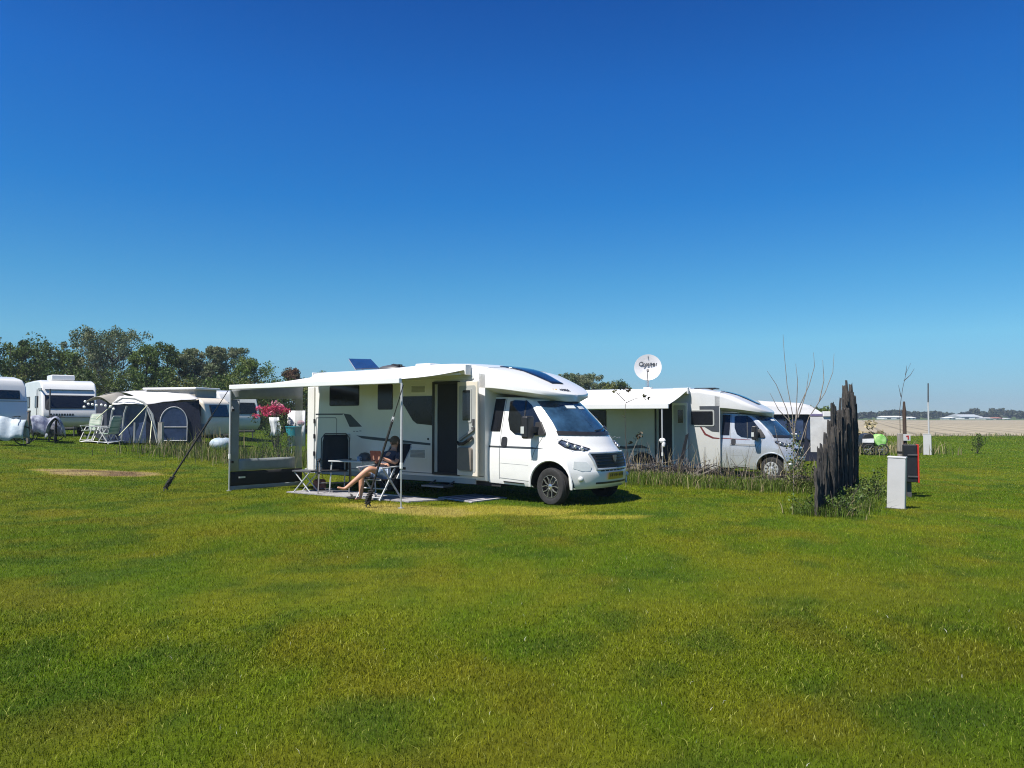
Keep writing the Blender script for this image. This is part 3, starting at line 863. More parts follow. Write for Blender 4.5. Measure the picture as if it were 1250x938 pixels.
    sk.sheet(lambda x, v: (x, v * skw(x) * 1.0, ztop(x) + 0.012 - 0.02 * v * v * skw(x)), [-1.6, -1.4, -1.2, -1.0, -0.85, -0.72, -0.60, -0.52], [k / 4 for k in range(-4, 5)])
    sk.build('skylight', bluegl, hood, smooth=60, solid=0.02)
    # ---- living body
    secs = []
    RZ = [(L, -0.16), (L + 0.03, -0.08), (L + 0.10, -0.03), (L + 1.5, -0.03), (L + 2.6, -0.02), (L + 3.6, 0.02), (L + 4.4, 0.01), (-1.98, -0.02), (-1.62, -0.08), (-1.47, -0.10)]
    for x, d in RZ:
        zt = roof_z + d; w_ = WB - (0.05 if x == L else 0); zb = 0.36; r = 0.14
        half = [(0, zb), (w_ - 0.05, zb), (w_ - 0.012, zb + 0.02), (w_, zb + 0.06)]
        for k in range(5):
            t = R(90 * k / 4); half.append((w_ - r + r * math.cos(t), zt - r + r * math.sin(t) - 0.035))
        half += [(w_ * 0.45, zt - 0.01), (0, zt)]
        secs.append([(x, y_, z) for y_, z in half] + [(x, -y_, z) for y_, z in half[-2:0:-1]])
    bd = M().loft(secs); body = bd.build('living_body', body_paint, root, smooth=28)
    ub = M(); ub.box(((L - 1.3) / 2 + 0.2, 0, 0.315), (-L - 1.5, 1.9, 0.10)); ub.box((-0.25, 0, 0.33), (1.2, 1.15, 0.16)); ub.build('chassis', under, root)
    rw = L + 2.55
    for y_ in (-0.93, 0.93): add_wheel(root, rw, y_, AR, ws)
    add_wheel(root, AX, -0.90, AR, ws, R(-9)); add_wheel(root, AX, 0.90, AR, ws, R(-9))
    for sg in (-1, 1):
        wa = M(); wa.prism([(rw + 0.42 * math.cos(R(t)), 0.345 + 0.40 * math.sin(R(t))) for t in range(0, 181, 15)], sg * (WB + 0.001), sg * (WB + 0.004))
        wa.build('rear_wheel_arch', under, body)
    return cab, body, hood


def wall_box(root, name, x0, z0, x1, z1, m, off=0.0, th=0.012, r=0.03, frame=None, fw=0.03, Y=-1.1):
    """framed panel on the right-hand wall"""
    f = None
    if frame:
        fm_ = M().prism(round_poly(x0 - fw, z0 - fw, x1 + fw, z1 + fw, r + fw * 0.7), Y - off - th * 0.6, Y + 0.01 - off)
        f = fm_.build(name, frame, root, bevel=0.004)
        p = M().prism(round_poly(x0, z0, x1, z1, r), Y - off - th, Y - off + 0.002).build('pane', m, f)
        return f
    return M().prism(round_poly(x0, z0, x1, z1, r), Y - off - th, Y - off + 0.005).build(name, m, root)


def wall_poly(root, name, poly, m, off=0.004, Y=-1.1):
    return M().prism(poly, Y - off, Y + 0.004).build(name, m, root)


def louvre(root, name, x0, z0, x1, z1, n, m1, m2, Y=-1.1):
    a = M().prism(round_poly(x0, z0, x1, z1, 0.02), Y - 0.008, Y + 0.004).build(name, m1, root)
    b = M()
    for k in range(n):
        z = z0 + 0.03 + (z1 - z0 - 0.06) * (k + 0.5) / n
        b.box(((x0 + x1) / 2, Y - 0.012, z), (x1 - x0 - 0.06, 0.012, (z1 - z0) / n * 0.45), Matrix.Rotation(R(25), 3, 'X'))
    b.build('louvre_slat', m2, a); return a


def open_door(body, x_open0, x_open1, z0, z1, ang, skin_m, edge_m, wz0, wz1, pocket=True):
    """entry door: frame, dark fly screen in the opening and the leaf swung forward"""
    Y = -1.1
    fr = M(); t = 0.05
    for q in ((x_open0 - t, z0 - t, x_open0, z1 + t), (x_open1, z0 - t, x_open1 + t, z1 + t)):
        fr.box(((q[0] + q[2]) / 2, Y - 0.01, (q[1] + q[3]) / 2), (q[2] - q[0], 0.05, q[3] - q[1]))
    for z in (z0 - t / 2, z1 + t / 2): fr.box(((x_open0 + x_open1) / 2, Y - 0.01, z), (x_open1 - x_open0, 0.05, t))
    fr.build('door_frame', blackp, body, bevel=0.006)
    js = M(); js.box((x_open0 + 0.045, Y - 0.004, (z0 + z1) / 2), (0.075, 0.03, z1 - z0)); js.build('door_jamb', greypanel, body)
    M().box(((x_open0 + 0.085 + x_open1) / 2, Y + 0.003, (z0 + z1) / 2), (x_open1 - x_open0 - 0.085, 0.016, z1 - z0)).build('fly_screen', blackfab, body)
    wd = x_open1 - x_open0 + 0.02
    d = M().box((wd / 2, 0, 0), (wd, 0.035, z1 - z0 + 0.06))
    T = Matrix.Translation((x_open1 + 0.045, Y - 0.055, (z0 + z1) / 2)) @ Matrix.Rotation(-ang, 4, 'Z')
    leaf = d.xform(T).build('entry_door', edge_m, body, bevel=0.012)
    def lp(name, x0, zz0, x1, zz1, m, o, th=0.01, r=0.03):
        q = M().prism(round_poly(x0, zz0, x1, zz1, r), -0.0175 - o - th, -0.0175 - o); q.xform(T); return q.build(name, m, leaf)
    H2 = (z1 - z0) / 2
    lp('door_lining', 0.05, -H2 + 0.05, wd - 0.05, H2 - 0.05, skin_m, 0.0, 0.004, 0.05)
    f = lp('door_window_frame', wz0[0], wz0[1], wz1[0], wz1[1], greypanel, 0.004, 0.012)
    q = M().prism(round_poly(wz0[0] + 0.035, wz0[1] + 0.035, wz1[0] - 0.035, wz1[1] - 0.035, 0.02), -0.0345, -0.030); q.xform(T); q.build('door_pane', glass, f)
    if pocket:
        lp('door_pocket', 0.08, -H2 + 0.08, wd - 0.13, -H2 + 0.52, mat('taupe_pocket', (0.20, 0.17, 0.14), 0.6, var=0.1), 0.006, 0.05, 0.05)
        b = M(); b.tube([(0.06, -0.06, -H2 + 0.62), (0.15, -0.085, -H2 + 0.58), (0.30, -0.09, -H2 + 0.60), (wd - 0.10, -0.06, -H2 + 0.72)], 0.03, 6); b.xform(T); b.build('pocket_rail', blackp, leaf)
        s = M().bar((wd - 0.1, -0.05, -0.02), (0.12, -0.04, -0.22), 0.03, 0.045); s.xform(T); s.build('door_stay', greyd, leaf)
        l = M().box((wd - 0.1, -0.04, 0.12), (0.05, 0.03, 0.13)); l.box((wd - 0.1, -0.045, 0.0), (0.07, 0.03, 0.07)); l.xform(T); l.build('door_latch', darkgrey, leaf)
    return leaf


TH = R(37)
mh = thing('motorhome', 'large white motorhome with open entry door, black alloy wheels and dark skylight over the cab', 'motorhome', (1.316, 14.86, 0), -TH)
cab, body, hood = motorhome(mh, -6.78, white, white, 2.70, 'y')
wall_box(body, 'window', -6.03, 1.86, -5.06, 2.29, acryl, frame=blackp, fw=0.015)
wall_box(body, 'window', -4.44, 1.77, -4.01, 2.29, acryl, frame=blackp, fw=0.015)
wall_poly(body, 'dark_side_panel', [(-3.80, 2.03), (-2.86, 2.03), (-2.86, 1.43), (-3.28, 1.46), (-3.40, 1.53), (-3.78, 1.99)], acryl, 0.008)
louvre(body, 'fridge_vent', -3.46, 2.08, -3.03, 2.27, 5, offwhite, greypanel)
louvre(body, 'lower_vent', -3.49, 0.73, -3.02, 0.95, 6, offwhite, greypanel)
wall_poly(body, 'side_stripe', [(-6.53, 1.645), (-5.60, 1.645), (-5.56, 1.675), (-6.53, 1.675)], decal)
wall_poly(body, 'dark_flash', [(-5.56, 1.675), (-5.33, 1.65), (-4.95, 1.385), (-5.35, 1.375)], decal)
wall_poly(body, 'side_stripe', [(-5.12, 1.19), (-4.6, 1.165), (-2.90, 1.065), (-2.90, 1.02), (-4.6, 1.10), (-4.95, 1.13)], decal)
gd = M()
for p, q in (((-6.5, 1.58), (-5.83, 1.58)), ((-5.79, 1.54), (-5.79, 0.62)), ((-6.5, 0.6), (-5.83, 0.6)), ((-5.83, 1.58), (-5.79, 1.54)), ((-6.5, 1.58), (-6.5, 0.6))):
    gd.bar((p[0], -1.102, p[1]), (q[0], -1.102, q[1]), 0.006, 0.018)
gd.build('locker_door', greyd, body)
wall_box(body, 'power_inlet', -5.48, 1.05, -5.33, 1.22, greypanel, r=0.02)
wall_box(body, 'service_flap', -3.80, 0.74, -3.57, 1.02, offwhite, r=0.02, frame=greypanel, fw=0.008)
wall_box(body, 'gas_vent', -3.70, 0.50, -3.60, 0.55, blackp, r=0.01)
wall_box(body, 'door_lock', -2.98, 1.13, -2.94, 1.17, blackp, r=0.012)
for k, (a, b) in enumerate(((-5.2, 1.28), (-5.1, 1.28), (-5.0, 1.29))):
    sc = M(); sc.box((a, -1.102, b), (0.06, 0.006, 0.02)); sc.build('side_script', greyd, body)
open_door(body, -2.78, -2.16, 0.49, 2.26, R(12), greypanel, creamw, (0.16, 0.12), (0.47, 0.78))
for x0_, x1_ in ((-6.5, -2.85), (-2.1, -1.5)):
    q = M(); q.box(((x0_ + x1_) / 2, -1.103, 0.455), (x1_ - x0_, 0.010, 0.016)); q.build('skirt_trim', greyd, body)
for x_ in (-5.02, -3.92):
    q = M(); q.box((x_, -1.1005, 0.41), (0.006, 0.006, 0.10)); q.build('skirt_seam', greyd, body)
q = M(); q.box((-4.1, -1.106, 2.36), (4.7, 0.016, 0.022)); q.build('awning_gutter', offwhite, body)
sk = M(); sk.box((-4.3, -1.092, 0.345), (5.2, 0.03, 0.10)); sk.build('side_skirt', greypanel, body, bevel=0.005)
ct = M(); ct.prism([(L_, z_) for L_, z_ in ((-6.79, 0.34), (-6.55, 0.34), (-6.55, 2.30), (-6.79, 2.30))], -1.135, -1.09)
ct.build('rear_corner_trim', white, body, bevel=0.015)
tl = M()
for z in (0.75, 1.15, 1.5): tl.box((-6.545, -1.125, z), (0.03, 0.035, 0.10))
tl.build('trim_hinge', blackp, body)
for sg in (-1, 1):
    rl = M().box((-6.795, sg * 0.95, 1.0), (0.03, 0.16, 0.5)); rl.build('tail_light', redm, body, bevel=0.01)
# hood lettering on the nose
bpy.context.view_layer.update()
# front face of the hood: sits near (-0.22, 0, 2.1), leaning back
tx = text_mesh('ADRIA', 0.10, 0.003, 'hood_lettering', decal, hood,
               Matrix.Translation((-0.245, -0.17, 2.115)) @ Matrix.Rotation(R(90 - 6), 4, 'Z') @ Matrix.Rotation(R(40), 4, 'X'), bold=0.004)
b = M(); b.box((-0.30, -0.47, 2.115), (0.012, 0.05, 0.05), Matrix.Rotation(R(-35), 3, 'Y')); b.box((-0.285, -0.40, 2.115), (0.012, 0.05, 0.05), Matrix.Rotation(R(-35), 3, 'Y'))
b.build('hood_emblem', platey, hood)
# roof: raised solar panel, folded dome, vent
a = [Vector((-5.85, -0.5, 2.70)), Vector((-5.05, -0.5, 2.69)), Vector((-5.95, 0.08, 2.96)), Vector((-6.75, 0.08, 3.01))]
sp = M(); n_ = (a[1] - a[0]).cross(a[3] - a[0]).normalized() * 0.03
sp.add([p for p in a] + [p + n_ for p in a], [(0, 1, 2, 3), (7, 6, 5, 4), (0, 4, 5, 1), (1, 5, 6, 2), (2, 6, 7, 3), (3, 7, 4, 0)])
spo = sp.build('solar_panel', solarb, body)
st = M(); st.tube([(-6.7, 0.08, 2.99), (-6.3, 0.25, 2.68)], 0.012, 6); st.tube([(-6.0, 0.08, 2.95), (-5.9, 0.25, 2.68)], 0.012, 6); st.tube([a[0], a[3]], 0.014, 6); st.tube([a[3], a[2]], 0.014, 6)
st.build('panel_strut', alu, spo)
dm = M().ball((-5.12, 0.0, 2.70), (0.42, 0.30, 0.11), 16); dm.build('folded_antenna', darkgrey, body)
dm = M().box((-4.9, -0.1, 2.78), (0.25, 0.12, 0.05)); dm.tube([(-5.4, 0, 2.74), (-5.0, -0.1, 2.80), (-4.75, -0.1, 2.76)], 0.03, 6); dm.build('antenna_arm', blackp, body)
M().box((-4.0, 0.0, 2.74), (0.45, 0.4, 0.10)).build('roof_vent', white, body, bevel=0.03)
# fold-out step under the door
ss = M(); ss.box((-2.5, -1.32, 0.24), (0.58, 0.30, 0.035))
ss.bar((-2.75, -1.05, 0.34), (-2.75, -1.3, 0.25), 0.03); ss.bar((-2.25, -1.05, 0.34), (-2.25, -1.3, 0.25), 0.03)
ss.build('entry_step', darkgrey, body, bevel=0.006)
se = M(); se.box((-2.5, -1.472, 0.24), (0.58, 0.006, 0.03)); se.build('step_edge', greyd, body)


def loc(root_xy, th, x, y, z=0):
    c, s = math.cos(th), math.sin(th)
    return Vector((root_xy[0] + x * c + y * s, root_xy[1] - x * s + y * c, z))


MHO = (1.316, 14.86)


def mhw(x, y, z=0): return loc(MHO, TH, x, y, z)


# ---- awning of the white motorhome
def awning(root, x0, x1, yw, zc, yr, zr, leg_xs, zground=0.0, fabric=fabricw, valance=0.10, x0w=None):
    x0w = x0 if x0w is None else x0w
    ca = M(); ca.prism([(yw + 0.05, zc - 0.09), (yw - 0.10, zc - 0.09), (yw - 0.13, zc - 0.02), (yw - 0.10, zc + 0.07), (yw + 0.05, zc + 0.09)], x0w - 0.03, x1 + 0.03, 'yz')
    case = ca.build('awning_case', white, root, bevel=0.015)
    ce = M()
    for x in (x0w - 0.03, x1 + 0.03): ce.box((x, yw - 0.04, zc), (0.03, 0.19, 0.20))
    ce.build('case_end_cap', offwhite, case, bevel=0.012)
    cn = M()
    us = [i / 16 for i in range(17)]; vs = [i / 12 for i in range(13)]
    def fn(u, v):
        xa = x0w + (x0 - x0w) * v; x = xa + (x1 - xa) * u; y = yw - 0.1 + (yr - yw + 0.1) * v
        z = zc + (zr + 0.03 - zc) * v - 0.035 * math.sin(PI * v) - 0.012 * math.sin(PI * v) * math.sin(u * 23)
        return (x, y, z)
    cn.sheet(fn, us, vs)
    cn.build('canopy', fabric, root, smooth=60, solid=0.004)
    rl = M(); rl.box(((x0 + x1) / 2, yr, zr), (x1 - x0 + 0.06, 0.075, valance)); rl.build('lead_rail', white, root, bevel=0.015)
    for sgn, xe in ((1, max(x0, x0w) + 0.12), (-1, x1 - 0.12)):
        ar = M(); mx_ = xe + sgn * 1.0; my = (yw + yr) / 2
        ar.bar((xe, yw - 0.08, zc - 0.07), (mx_, my, (zc + zr) / 2 - 0.05), 0.05, 0.035); ar.bar((mx_, my, (zc + zr) / 2 - 0.05), (xe + sgn * 0.05, yr + 0.03, zr - 0.01), 0.045, 0.03)
        ar.build('folding_arm', alu, root)
    for x in leg_xs:
        lg = M(); lg.tube([(x, yr, zr - 0.04), (x, yr, zground + 0.75)], 0.021, 8)
        l_ = lg.build('support_leg', lightgreytube, root)
        l2 = M(); l2.tube([(x, yr, zground + 0.78), (x, yr, zground + 0.0)], 0.014, 8); l2.box((x, yr, zground + 0.012), (0.10, 0.06, 0.02)); l2.build('telescopic_leg', alu, l_)
        l3 = M(); l3.tube([(x, yr, zground + 0.70), (x, yr, zground + 0.80)], 0.028, 8); l3.build('leg_clamp', offwhite, l_)


aw = thing('awning', 'wide white awning rolled out from the side of the large white motorhome', 'awning', (*MHO, 0), -TH)
awning(aw, -6.98, -1.86, -1.14, 2.52, -3.02, 2.24, (-7.0, -1.80), x0w=-6.42)  # canopy shaped shorter at the wall to let sun onto the rear trim

# side panel with clear window at the rear end of the awning
wp = thing('awning_side_panel', 'grey mesh wind panel with clear window and dark lower band hanging from the awning end', 'wind panel', (*MHO, 0), -TH)
A = Vector((-7.06, -2.96, 0)); B = Vector((-6.86, -1.22, 0))
def wpp(t, z, o=0.0):
    p = A.lerp(B, t); n = Vector((-(B - A).y, (B - A).x, 0)).normalized(); return (p.x + n.x * o, p.y + n.y * o, z)
def wrect(name, t0, z0, t1, z1, m, o=0.0, par=None, z0b=None, z1b=None, th=0.004):
    z0b = z0 if z0b is None else z0b; z1b = z1 if z1b is None else z1b
    q = M(); ts = [t0 + (t1 - t0) * k / 8 for k in range(9)]; rs = [k / 4 for k in range(5)]
    def f(t, r):
        k = (t - t0) / (t1 - t0); lo_ = z0 + (z0b - z0) * k; hi_ = z1 + (z1b - z1) * k
        return wpp(t, lo_ + (hi_ - lo_) * r, o + 0.008 * math.sin(t * 9 + r * 2))
    q.sheet(f, ts, rs); return q.build(name, m, par or wp, smooth=60, solid=th)
wrect('top_band', 0.0, 1.98, 1.0, 2.20, meshgrey, z0b=2.02, z1b=2.42)
wrect('side_band', 0.0, 0.42, 0.11, 1.98, meshgrey)
wrect('side_band', 0.89, 0.42, 1.0, 2.02, translu, th=0.0)
wrect('window_film', 0.11, 0.68, 0.89, 1.985, clear, z1b=2.015, th=0.0)
wrect('lower_band', 0.11, 0.42, 0.89, 0.68, meshgrey)
wrect('dark_skirt', 0.0, 0.10, 1.0, 0.415, blackfab)
wrect('ground_flap', 0.0, 0.015, 1.0, 0.10, meshgrey, o=-0.01)
q = M(); q.box(wpp(0.15, 0.28, -0.02), (0.02, 0.16, 0.035), Matrix.Rotation(0.05, 3, 'Z')); q.build('maker_tag', offwhite, wp)
q = M(); q.tube([wpp(-0.01, 0.0), wpp(-0.01, 2.18)], 0.018, 8); q.build('edge_pole', lightgreytube, wp)
q = M()
for z in (0.62, 1.75): q.box(wpp(0.02, z, -0.02), (0.03, 0.05, 0.05))
q.build('pole_clip', blackp, wp)


def storm_strap(p, q, lab, loop=True):
    o = thing('storm_strap', lab, 'guy strap', (q[0], q[1], 0), 0, 'storm straps of the awning')
    p = Vector(p) - Vector((q[0], q[1], 0)); e = Vector((0, 0, 0.02)); d = (p - e)
    s = M(); k1 = e + d * 0.14; k2 = e + d * 0.72
    s.tube([k1, k2], 0.022, 6); s.build('webbing', straps, o)
    s = M(); s.tube([k2, k2 + (p - k2) * 0.9, p], 0.009, 5); s.build('thin_cord', straps, o)
    s = M()
    pts = [e + d * (0.02 + 0.12 * k / 40) + Vector((math.cos(k * 1.3), math.sin(k * 1.3), 0)) * 0.05 for k in range(41)]
    s.tube(pts, 0.014, 5); s.build('tension_spring', straps, o)
    s = M(); s.tube([(0.0, 0, -0.06), (0, 0, 0.05), (0.05, 0, 0.07), (0.07, 0.02, 0.03)], 0.014, 5); s.build('ground_peg', darkgrey, o)
    s = M(); s.box(k2, (0.04, 0.03, 0.09), d.to_track_quat('Z', 'X').to_matrix()); s.build('buckle', lightgreytube if not loop else straps, o)
    return o


pl_ = mhw(-7.04, -3.06, 2.16); pr_ = mhw(-1.72, -3.06, 2.16)
storm_strap(pl_, (-7.49, 16.65), 'black storm strap running down to the lawn left of the grey wind panel')
storm_strap(pr_, (-2.577, 13.69), 'black storm strap crossing in front of the seated person', False)

# rugs
for nm, poly, m, lab in (('rug', RUGS[0], rugm, 'grey ground rug spread under the white awning'), ('doormat', RUGS[1], rugm2, 'pale striped mat lying in the sun before the entry door')):
    r = M(); r.prism(poly, 0.006, 0.03, 'xy'); ro = r.build(nm, m, smooth=0); tag(ro, lab, 'rug' if nm == 'rug' else 'mat')
    if nm == 'doormat':
        for k in (0.18, 0.40, 0.62, 0.84):
            p0 = Vector((*poly[0], 0)); p1 = Vector((*poly[1], 0)); p2 = Vector((*poly[2], 0)); p3 = Vector((*poly[3], 0))
            s0 = p0.lerp(p3, k); s1 = p1.lerp(p2, k); e0 = p0.lerp(p3, k + 0.07); e1 = p1.lerp(p2, k + 0.07)
            q = M(); q.prism([(s0.x, s0.y), (s1.x, s1.y), (e1.x, e1.y), (e0.x, e0.y)], 0.031, 0.034, 'xy'); q.build('stripe', rugs, ro, smooth=0)


# ---- camping furniture (x = facing direction)
def camp_chair(root, recl, fab, frame, wd=0.56, armrest=True, seat=0.42, backlen=0.82):
    w2 = wd / 2
    bd = Vector((-math.sin(recl), 0, math.cos(recl))); b0 = Vector((-0.20, 0, seat))
    s = M(); s.sheet(lambda u, v: (-0.20 + 0.46 * u, v * (w2 - 0.03), seat + 0.03 * u - 0.03 * math.sin(PI * u)), [k / 6 for k in range(7)], [-1, 0, 1]); s.build('seat', fab, root, smooth=60, solid=0.025)
    s = M()
    def bf(u, v):
        p = b0 + bd * (backlen * u); rr = 1.0 if u < 0.9 else 0.93
        return (p.x - 0.03 * math.sin(PI * u) * (1 - v * v), v * (w2 - 0.02) * rr, p.z)
    s.sheet(bf, [k / 10 for k in range(11)], [-1, -0.5, 0, 0.5, 1]); s.build('backrest', fab, root, smooth=60, solid=0.03)
    s = M()
    tp = b0 + bd * (backlen + 0.02)
    s.tube([(-0.20, -w2, seat), (b0.x + bd.x * backlen * .9, -w2, b0.z + bd.z * backlen * .9), (tp.x, -w2 + 0.07, tp.z), (tp.x, w2 - 0.07, tp.z), (b0.x + bd.x * backlen * .9, w2, b0.z + bd.z * backlen * .9), (-0.20, w2, seat)], 0.013, 6)
    s.build('back_frame', frame, root)
    for sg in (-1, 1):
        s = M(); s.bar((-0.12, sg * (w2 + 0.02), seat + 0.20), (0.30, sg * (w2 + 0.02), 0.0), 0.022, 0.03); s.build('leg', frame, root)
        s = M(); s.bar((0.22, sg * (w2 + 0.045), seat + 0.20), (-0.28, sg * (w2 + 0.045), 0.0), 0.022, 0.03); s.build('leg', frame, root)
        if armrest:
            s = M(); s.bar((-0.27, sg * (w2 + 0.03), seat + 0.24), (0.27, sg * (w2 + 0.03), seat + 0.22), 0.05, 0.025); s.build('armrest', blackp if frame is not lightgreytube else frame, root, bevel=0.006)
    s = M()
    for x, z in ((0.27, 0.05), (-0.24, 0.05)): s.tube([(x, -w2 - 0.02, z), (x, w2 + 0.02, z)], 0.011, 6)
    s.tube([(0.1, -w2 - 0.02, 0.2), (0.1, w2 + 0.02, 0.2)], 0.013, 6)
    s.tube([(0.24, -w2, seat), (0.24, w2, seat)], 0.012, 6)
    s.build('cross_bar', frame, root)


c1 = thing('camping_chair', 'empty black high-back camping chair standing left of the seated person', 'chair', (-3.72, 16.2, 0.03), R(-80), 'black camping chairs under the awning')
camp_chair(c1, R(8), blackfab, darkgrey, 0.58, seat=0.44, backlen=0.76)
PS = (-2.57, 14.92); PA = R(237)
c2 = thing('camping_chair', 'reclined dark camping chair with pale legs holding the seated person', 'chair', (*PS, 0.03), PA, 'black camping chairs under the awning')
camp_chair(c2, R(36), blackfab, lightgreytube, 0.56, seat=0.38, backlen=0.80)

tb = thing('camping_table', 'low folding table with pale grey top between the two dark chairs', 'table', (-3.30, 16.03, 0.03), R(-25))
M().box((0, 0, 0.66), (0.85, 0.55, 0.028)).build('tabletop', lightgreytube, tb, bevel=0.006)
for sx in (-1, 1):
    for sy in (-1, 1):
        q = M(); q.tube([(sx * 0.37, sy * 0.22, 0.64), (sx * 0.40, sy * 0.25, 0.0)], 0.015, 6); q.build('leg', lightgreytube, tb)
hb = thing('helmet', 'dark grey rounded helmet lying on the camping table', 'helmet', (-3.03, 15.90, 0.704), 0)
M().lathe([(0.13, 0.0), (0.14, 0.05), (0.125, 0.11), (0.08, 0.155), (0.001, 0.17)], n=16).build('shell', darkgrey, hb)
q = M(); q.box((0.11, -0.06, 0.05), (0.08, 0.14, 0.03)); q.build('visor', blackp, hb)
cp = thing('cup', 'small blue cup standing on the camping table', 'cup', (-3.12, 15.72, 0.704), 0)
M().lathe([(0.03, 0), (0.038, 0.09), (0.034, 0.09), (0.027, 0.01), (0.001, 0.01)], n=14).build('cup_body', shortm, cp)
q = M(); q.tube([(0.036, 0, 0.075), (0.065, 0, 0.06), (0.06, 0, 0.03), (0.034, 0, 0.02)], 0.006, 5); q.build('handle', shortm, cp)

fs = thing('folding_stool', 'small folding stool with crossed pale legs beside the wind panel', 'stool', (-4.35, 16.35, 0.02), R(-20))
M().box((0, 0, 0.44), (0.46, 0.36, 0.03)).build('stool_top', darkgrey, fs, bevel=0.006)
for sy in (-1, 1):
    for sx in (-1, 1):
        q = M(); q.tube([(sx * 0.20, sy * (0.15 + 0.01 * sx), 0.43), (-sx * 0.20, sy * (0.15 + 0.01 * sx), 0.0)], 0.013, 6); q.build('leg', lightgreytube, fs)
bg_ = thing('bag', 'reddish brown bag standing beneath the folding stool', 'bag', (-4.12, 16.55, 0.03), R(20))
M().box((0, 0, 0.12), (0.26, 0.16, 0.24)).build('bag_body', mat('brown_bag', (0.20, 0.085, 0.06), 0.8, var=0.3, vs=6, bump=0.3), bg_, bevel=0.05)
q = M(); q.tube([(-0.08, 0, 0.22), (-0.06, 0, 0.33), (0.06, 0, 0.33), (0.08, 0, 0.22)], 0.008, 5); q.build('bag_handle', straps, bg_)
sd = thing('sandal', 'black sandals dropped on the front edge of the grey rug', 'sandals', (-3.05, 14.95, 0.03), R(200))
for y_ in (-0.09, 0.07):
    q = M(); q.prism([(-0.12, y_ - 0.035), (0.05, y_ - 0.045), (0.13, y_ - 0.03), (0.13, y_ + 0.03), (0.05, y_ + 0.045), (-0.12, y_ + 0.035)], 0, 0.03, 'xy'); so_ = q.build('sole', blackp, sd, bevel=0.008)
    q = M(); q.tube([(0.03, y_ - 0.045, 0.02), (0.05, y_, 0.075), (0.03, y_ + 0.045, 0.02)], 0.014, 5); q.build('strap', straps, so_)


# ---- the seated person (skin modifier body)
def skinned(name, joints, edges, m, parent, root=0, sub=2):
    me = bpy.data.meshes.new(name); me.from_pydata([j[0] for j in joints], edges, [])
    o = bpy.data.objects.new(name, me); C.objects.link(o)
    k = o.modifiers.new('s', 'SKIN'); k.use_smooth_shade = True
    for i, j in enumerate(joints):
        r = j[1] if isinstance(j[1], tuple) else (j[1], j[1])
        me.skin_vertices[0].data[i].radius = r
        me.skin_vertices[0].data[i].use_root = (i == root)
    o.modifiers.new('u', 'SUBSURF').levels = sub; o.modifiers['u'].render_levels = sub
    bpy.context.view_layer.update()
    ev = bpy.data.meshes.new_from_object(o.evaluated_get(bpy.context.evaluated_depsgraph_get()))
    o.modifiers.clear(); o.data = ev; ev.materials.clear(); ev.materials.append(m); o.parent = parent
    ev.polygons.foreach_set('use_smooth', [True] * len(ev.polygons))
    return o


pe = thing('person', 'person with bare legs crossed, dark shirt and blue shorts reclining in a dark chair', 'person', (*PS, 0.03), PA)
# x forward, y left, z up; hips on the seat
J = [((-0.08, 0, 0.50), (0.13, 0.10)),       # 0 pelvis
     ((-0.21, 0, 0.63), (0.125, 0.095)), ((-0.35, 0, 0.80), (0.14, 0.10)), ((-0.43, 0, 0.90), (0.07, 0.06)),   # 1 waist 2 chest 3 neck base
     ((-0.445, 0, 0.97), (0.055, 0.055)), ((-0.44, 0, 1.06), (0.088, 0.075)), ((-0.435, 0, 1.13), (0.075, 0.068)),   # 4 neck 5 head 6 crown
     ((0.0, 0.10, 0.49), 0.085), ((0.34, 0.07, 0.60), 0.062), ((0.50, -0.08, 0.41), 0.052), ((0.63, -0.22, 0.25), 0.036), ((0.68, -0.25, 0.22), 0.032), ((0.79, -0.31, 0.26), 0.02),   # 7..12 crossed left leg
     ((0.0, -0.10, 0.48), 0.085), ((0.34, -0.12, 0.49), 0.064), ((0.345, -0.125, 0.28), 0.052), ((0.35, -0.13, 0.09), 0.036), ((0.36, -0.13, 0.04), 0.032), ((0.50, -0.14, 0.025), 0.02),   # 13..18 standing right leg
     ((-0.37, -0.19, 0.82), 0.055), ((-0.20, -0.25, 0.68), 0.042), ((-0.02, -0.13, 0.76), 0.030), ((0.02, -0.10, 0.775), 0.026),   # 19..22 right arm
     ((-0.37, 0.19, 0.82), 0.055), ((-0.20, 0.25, 0.68), 0.042), ((-0.02, 0.13, 0.76), 0.030), ((0.02, 0.10, 0.775), 0.026)]
E_ = [(0, 1), (1, 2), (2, 3), (3, 4), (4, 5), (5, 6), (0, 7), (7, 8), (8, 9), (9, 10), (10, 11), (11, 12), (0, 13), (13, 14), (14, 15), (15, 16), (16, 17), (17, 18),
      (2, 19), (19, 20), (20, 21), (21, 22), (2, 23), (23, 24), (24, 25), (25, 26)]
bodyo = skinned('body', J, E_, skin, pe)
sh = [((-0.10, 0, 0.53), (0.145, 0.115)), ((-0.21, 0, 0.63), (0.142, 0.112)), ((-0.35, 0, 0.80), (0.16, 0.118)), ((-0.42, 0, 0.89), (0.09, 0.08)),
      ((-0.37, -0.19, 0.82), 0.072), ((-0.25, -0.235, 0.71), 0.060), ((-0.37, 0.19, 0.82), 0.072), ((-0.25, 0.235, 0.71), 0.060)]
skinned('shirt', sh, [(0, 1), (1, 2), (2, 3), (2, 4), (4, 5), (2, 6), (6, 7)], shirtm, pe)
st_ = [((-0.07, 0, 0.49), (0.15, 0.12)), ((0.0, 0.10, 0.49), 0.105), ((0.20, 0.085, 0.56), 0.092), ((0.0, -0.10, 0.48), 0.105), ((0.20, -0.11, 0.485), 0.092)]
skinned('shorts', st_, [(0, 1), (1, 2), (0, 3), (3, 4)], shortm, pe)
hr = M().ball((-0.455, 0, 1.095), (0.115, 0.095, 0.105), 14); hr.build('hair', hairm, pe)
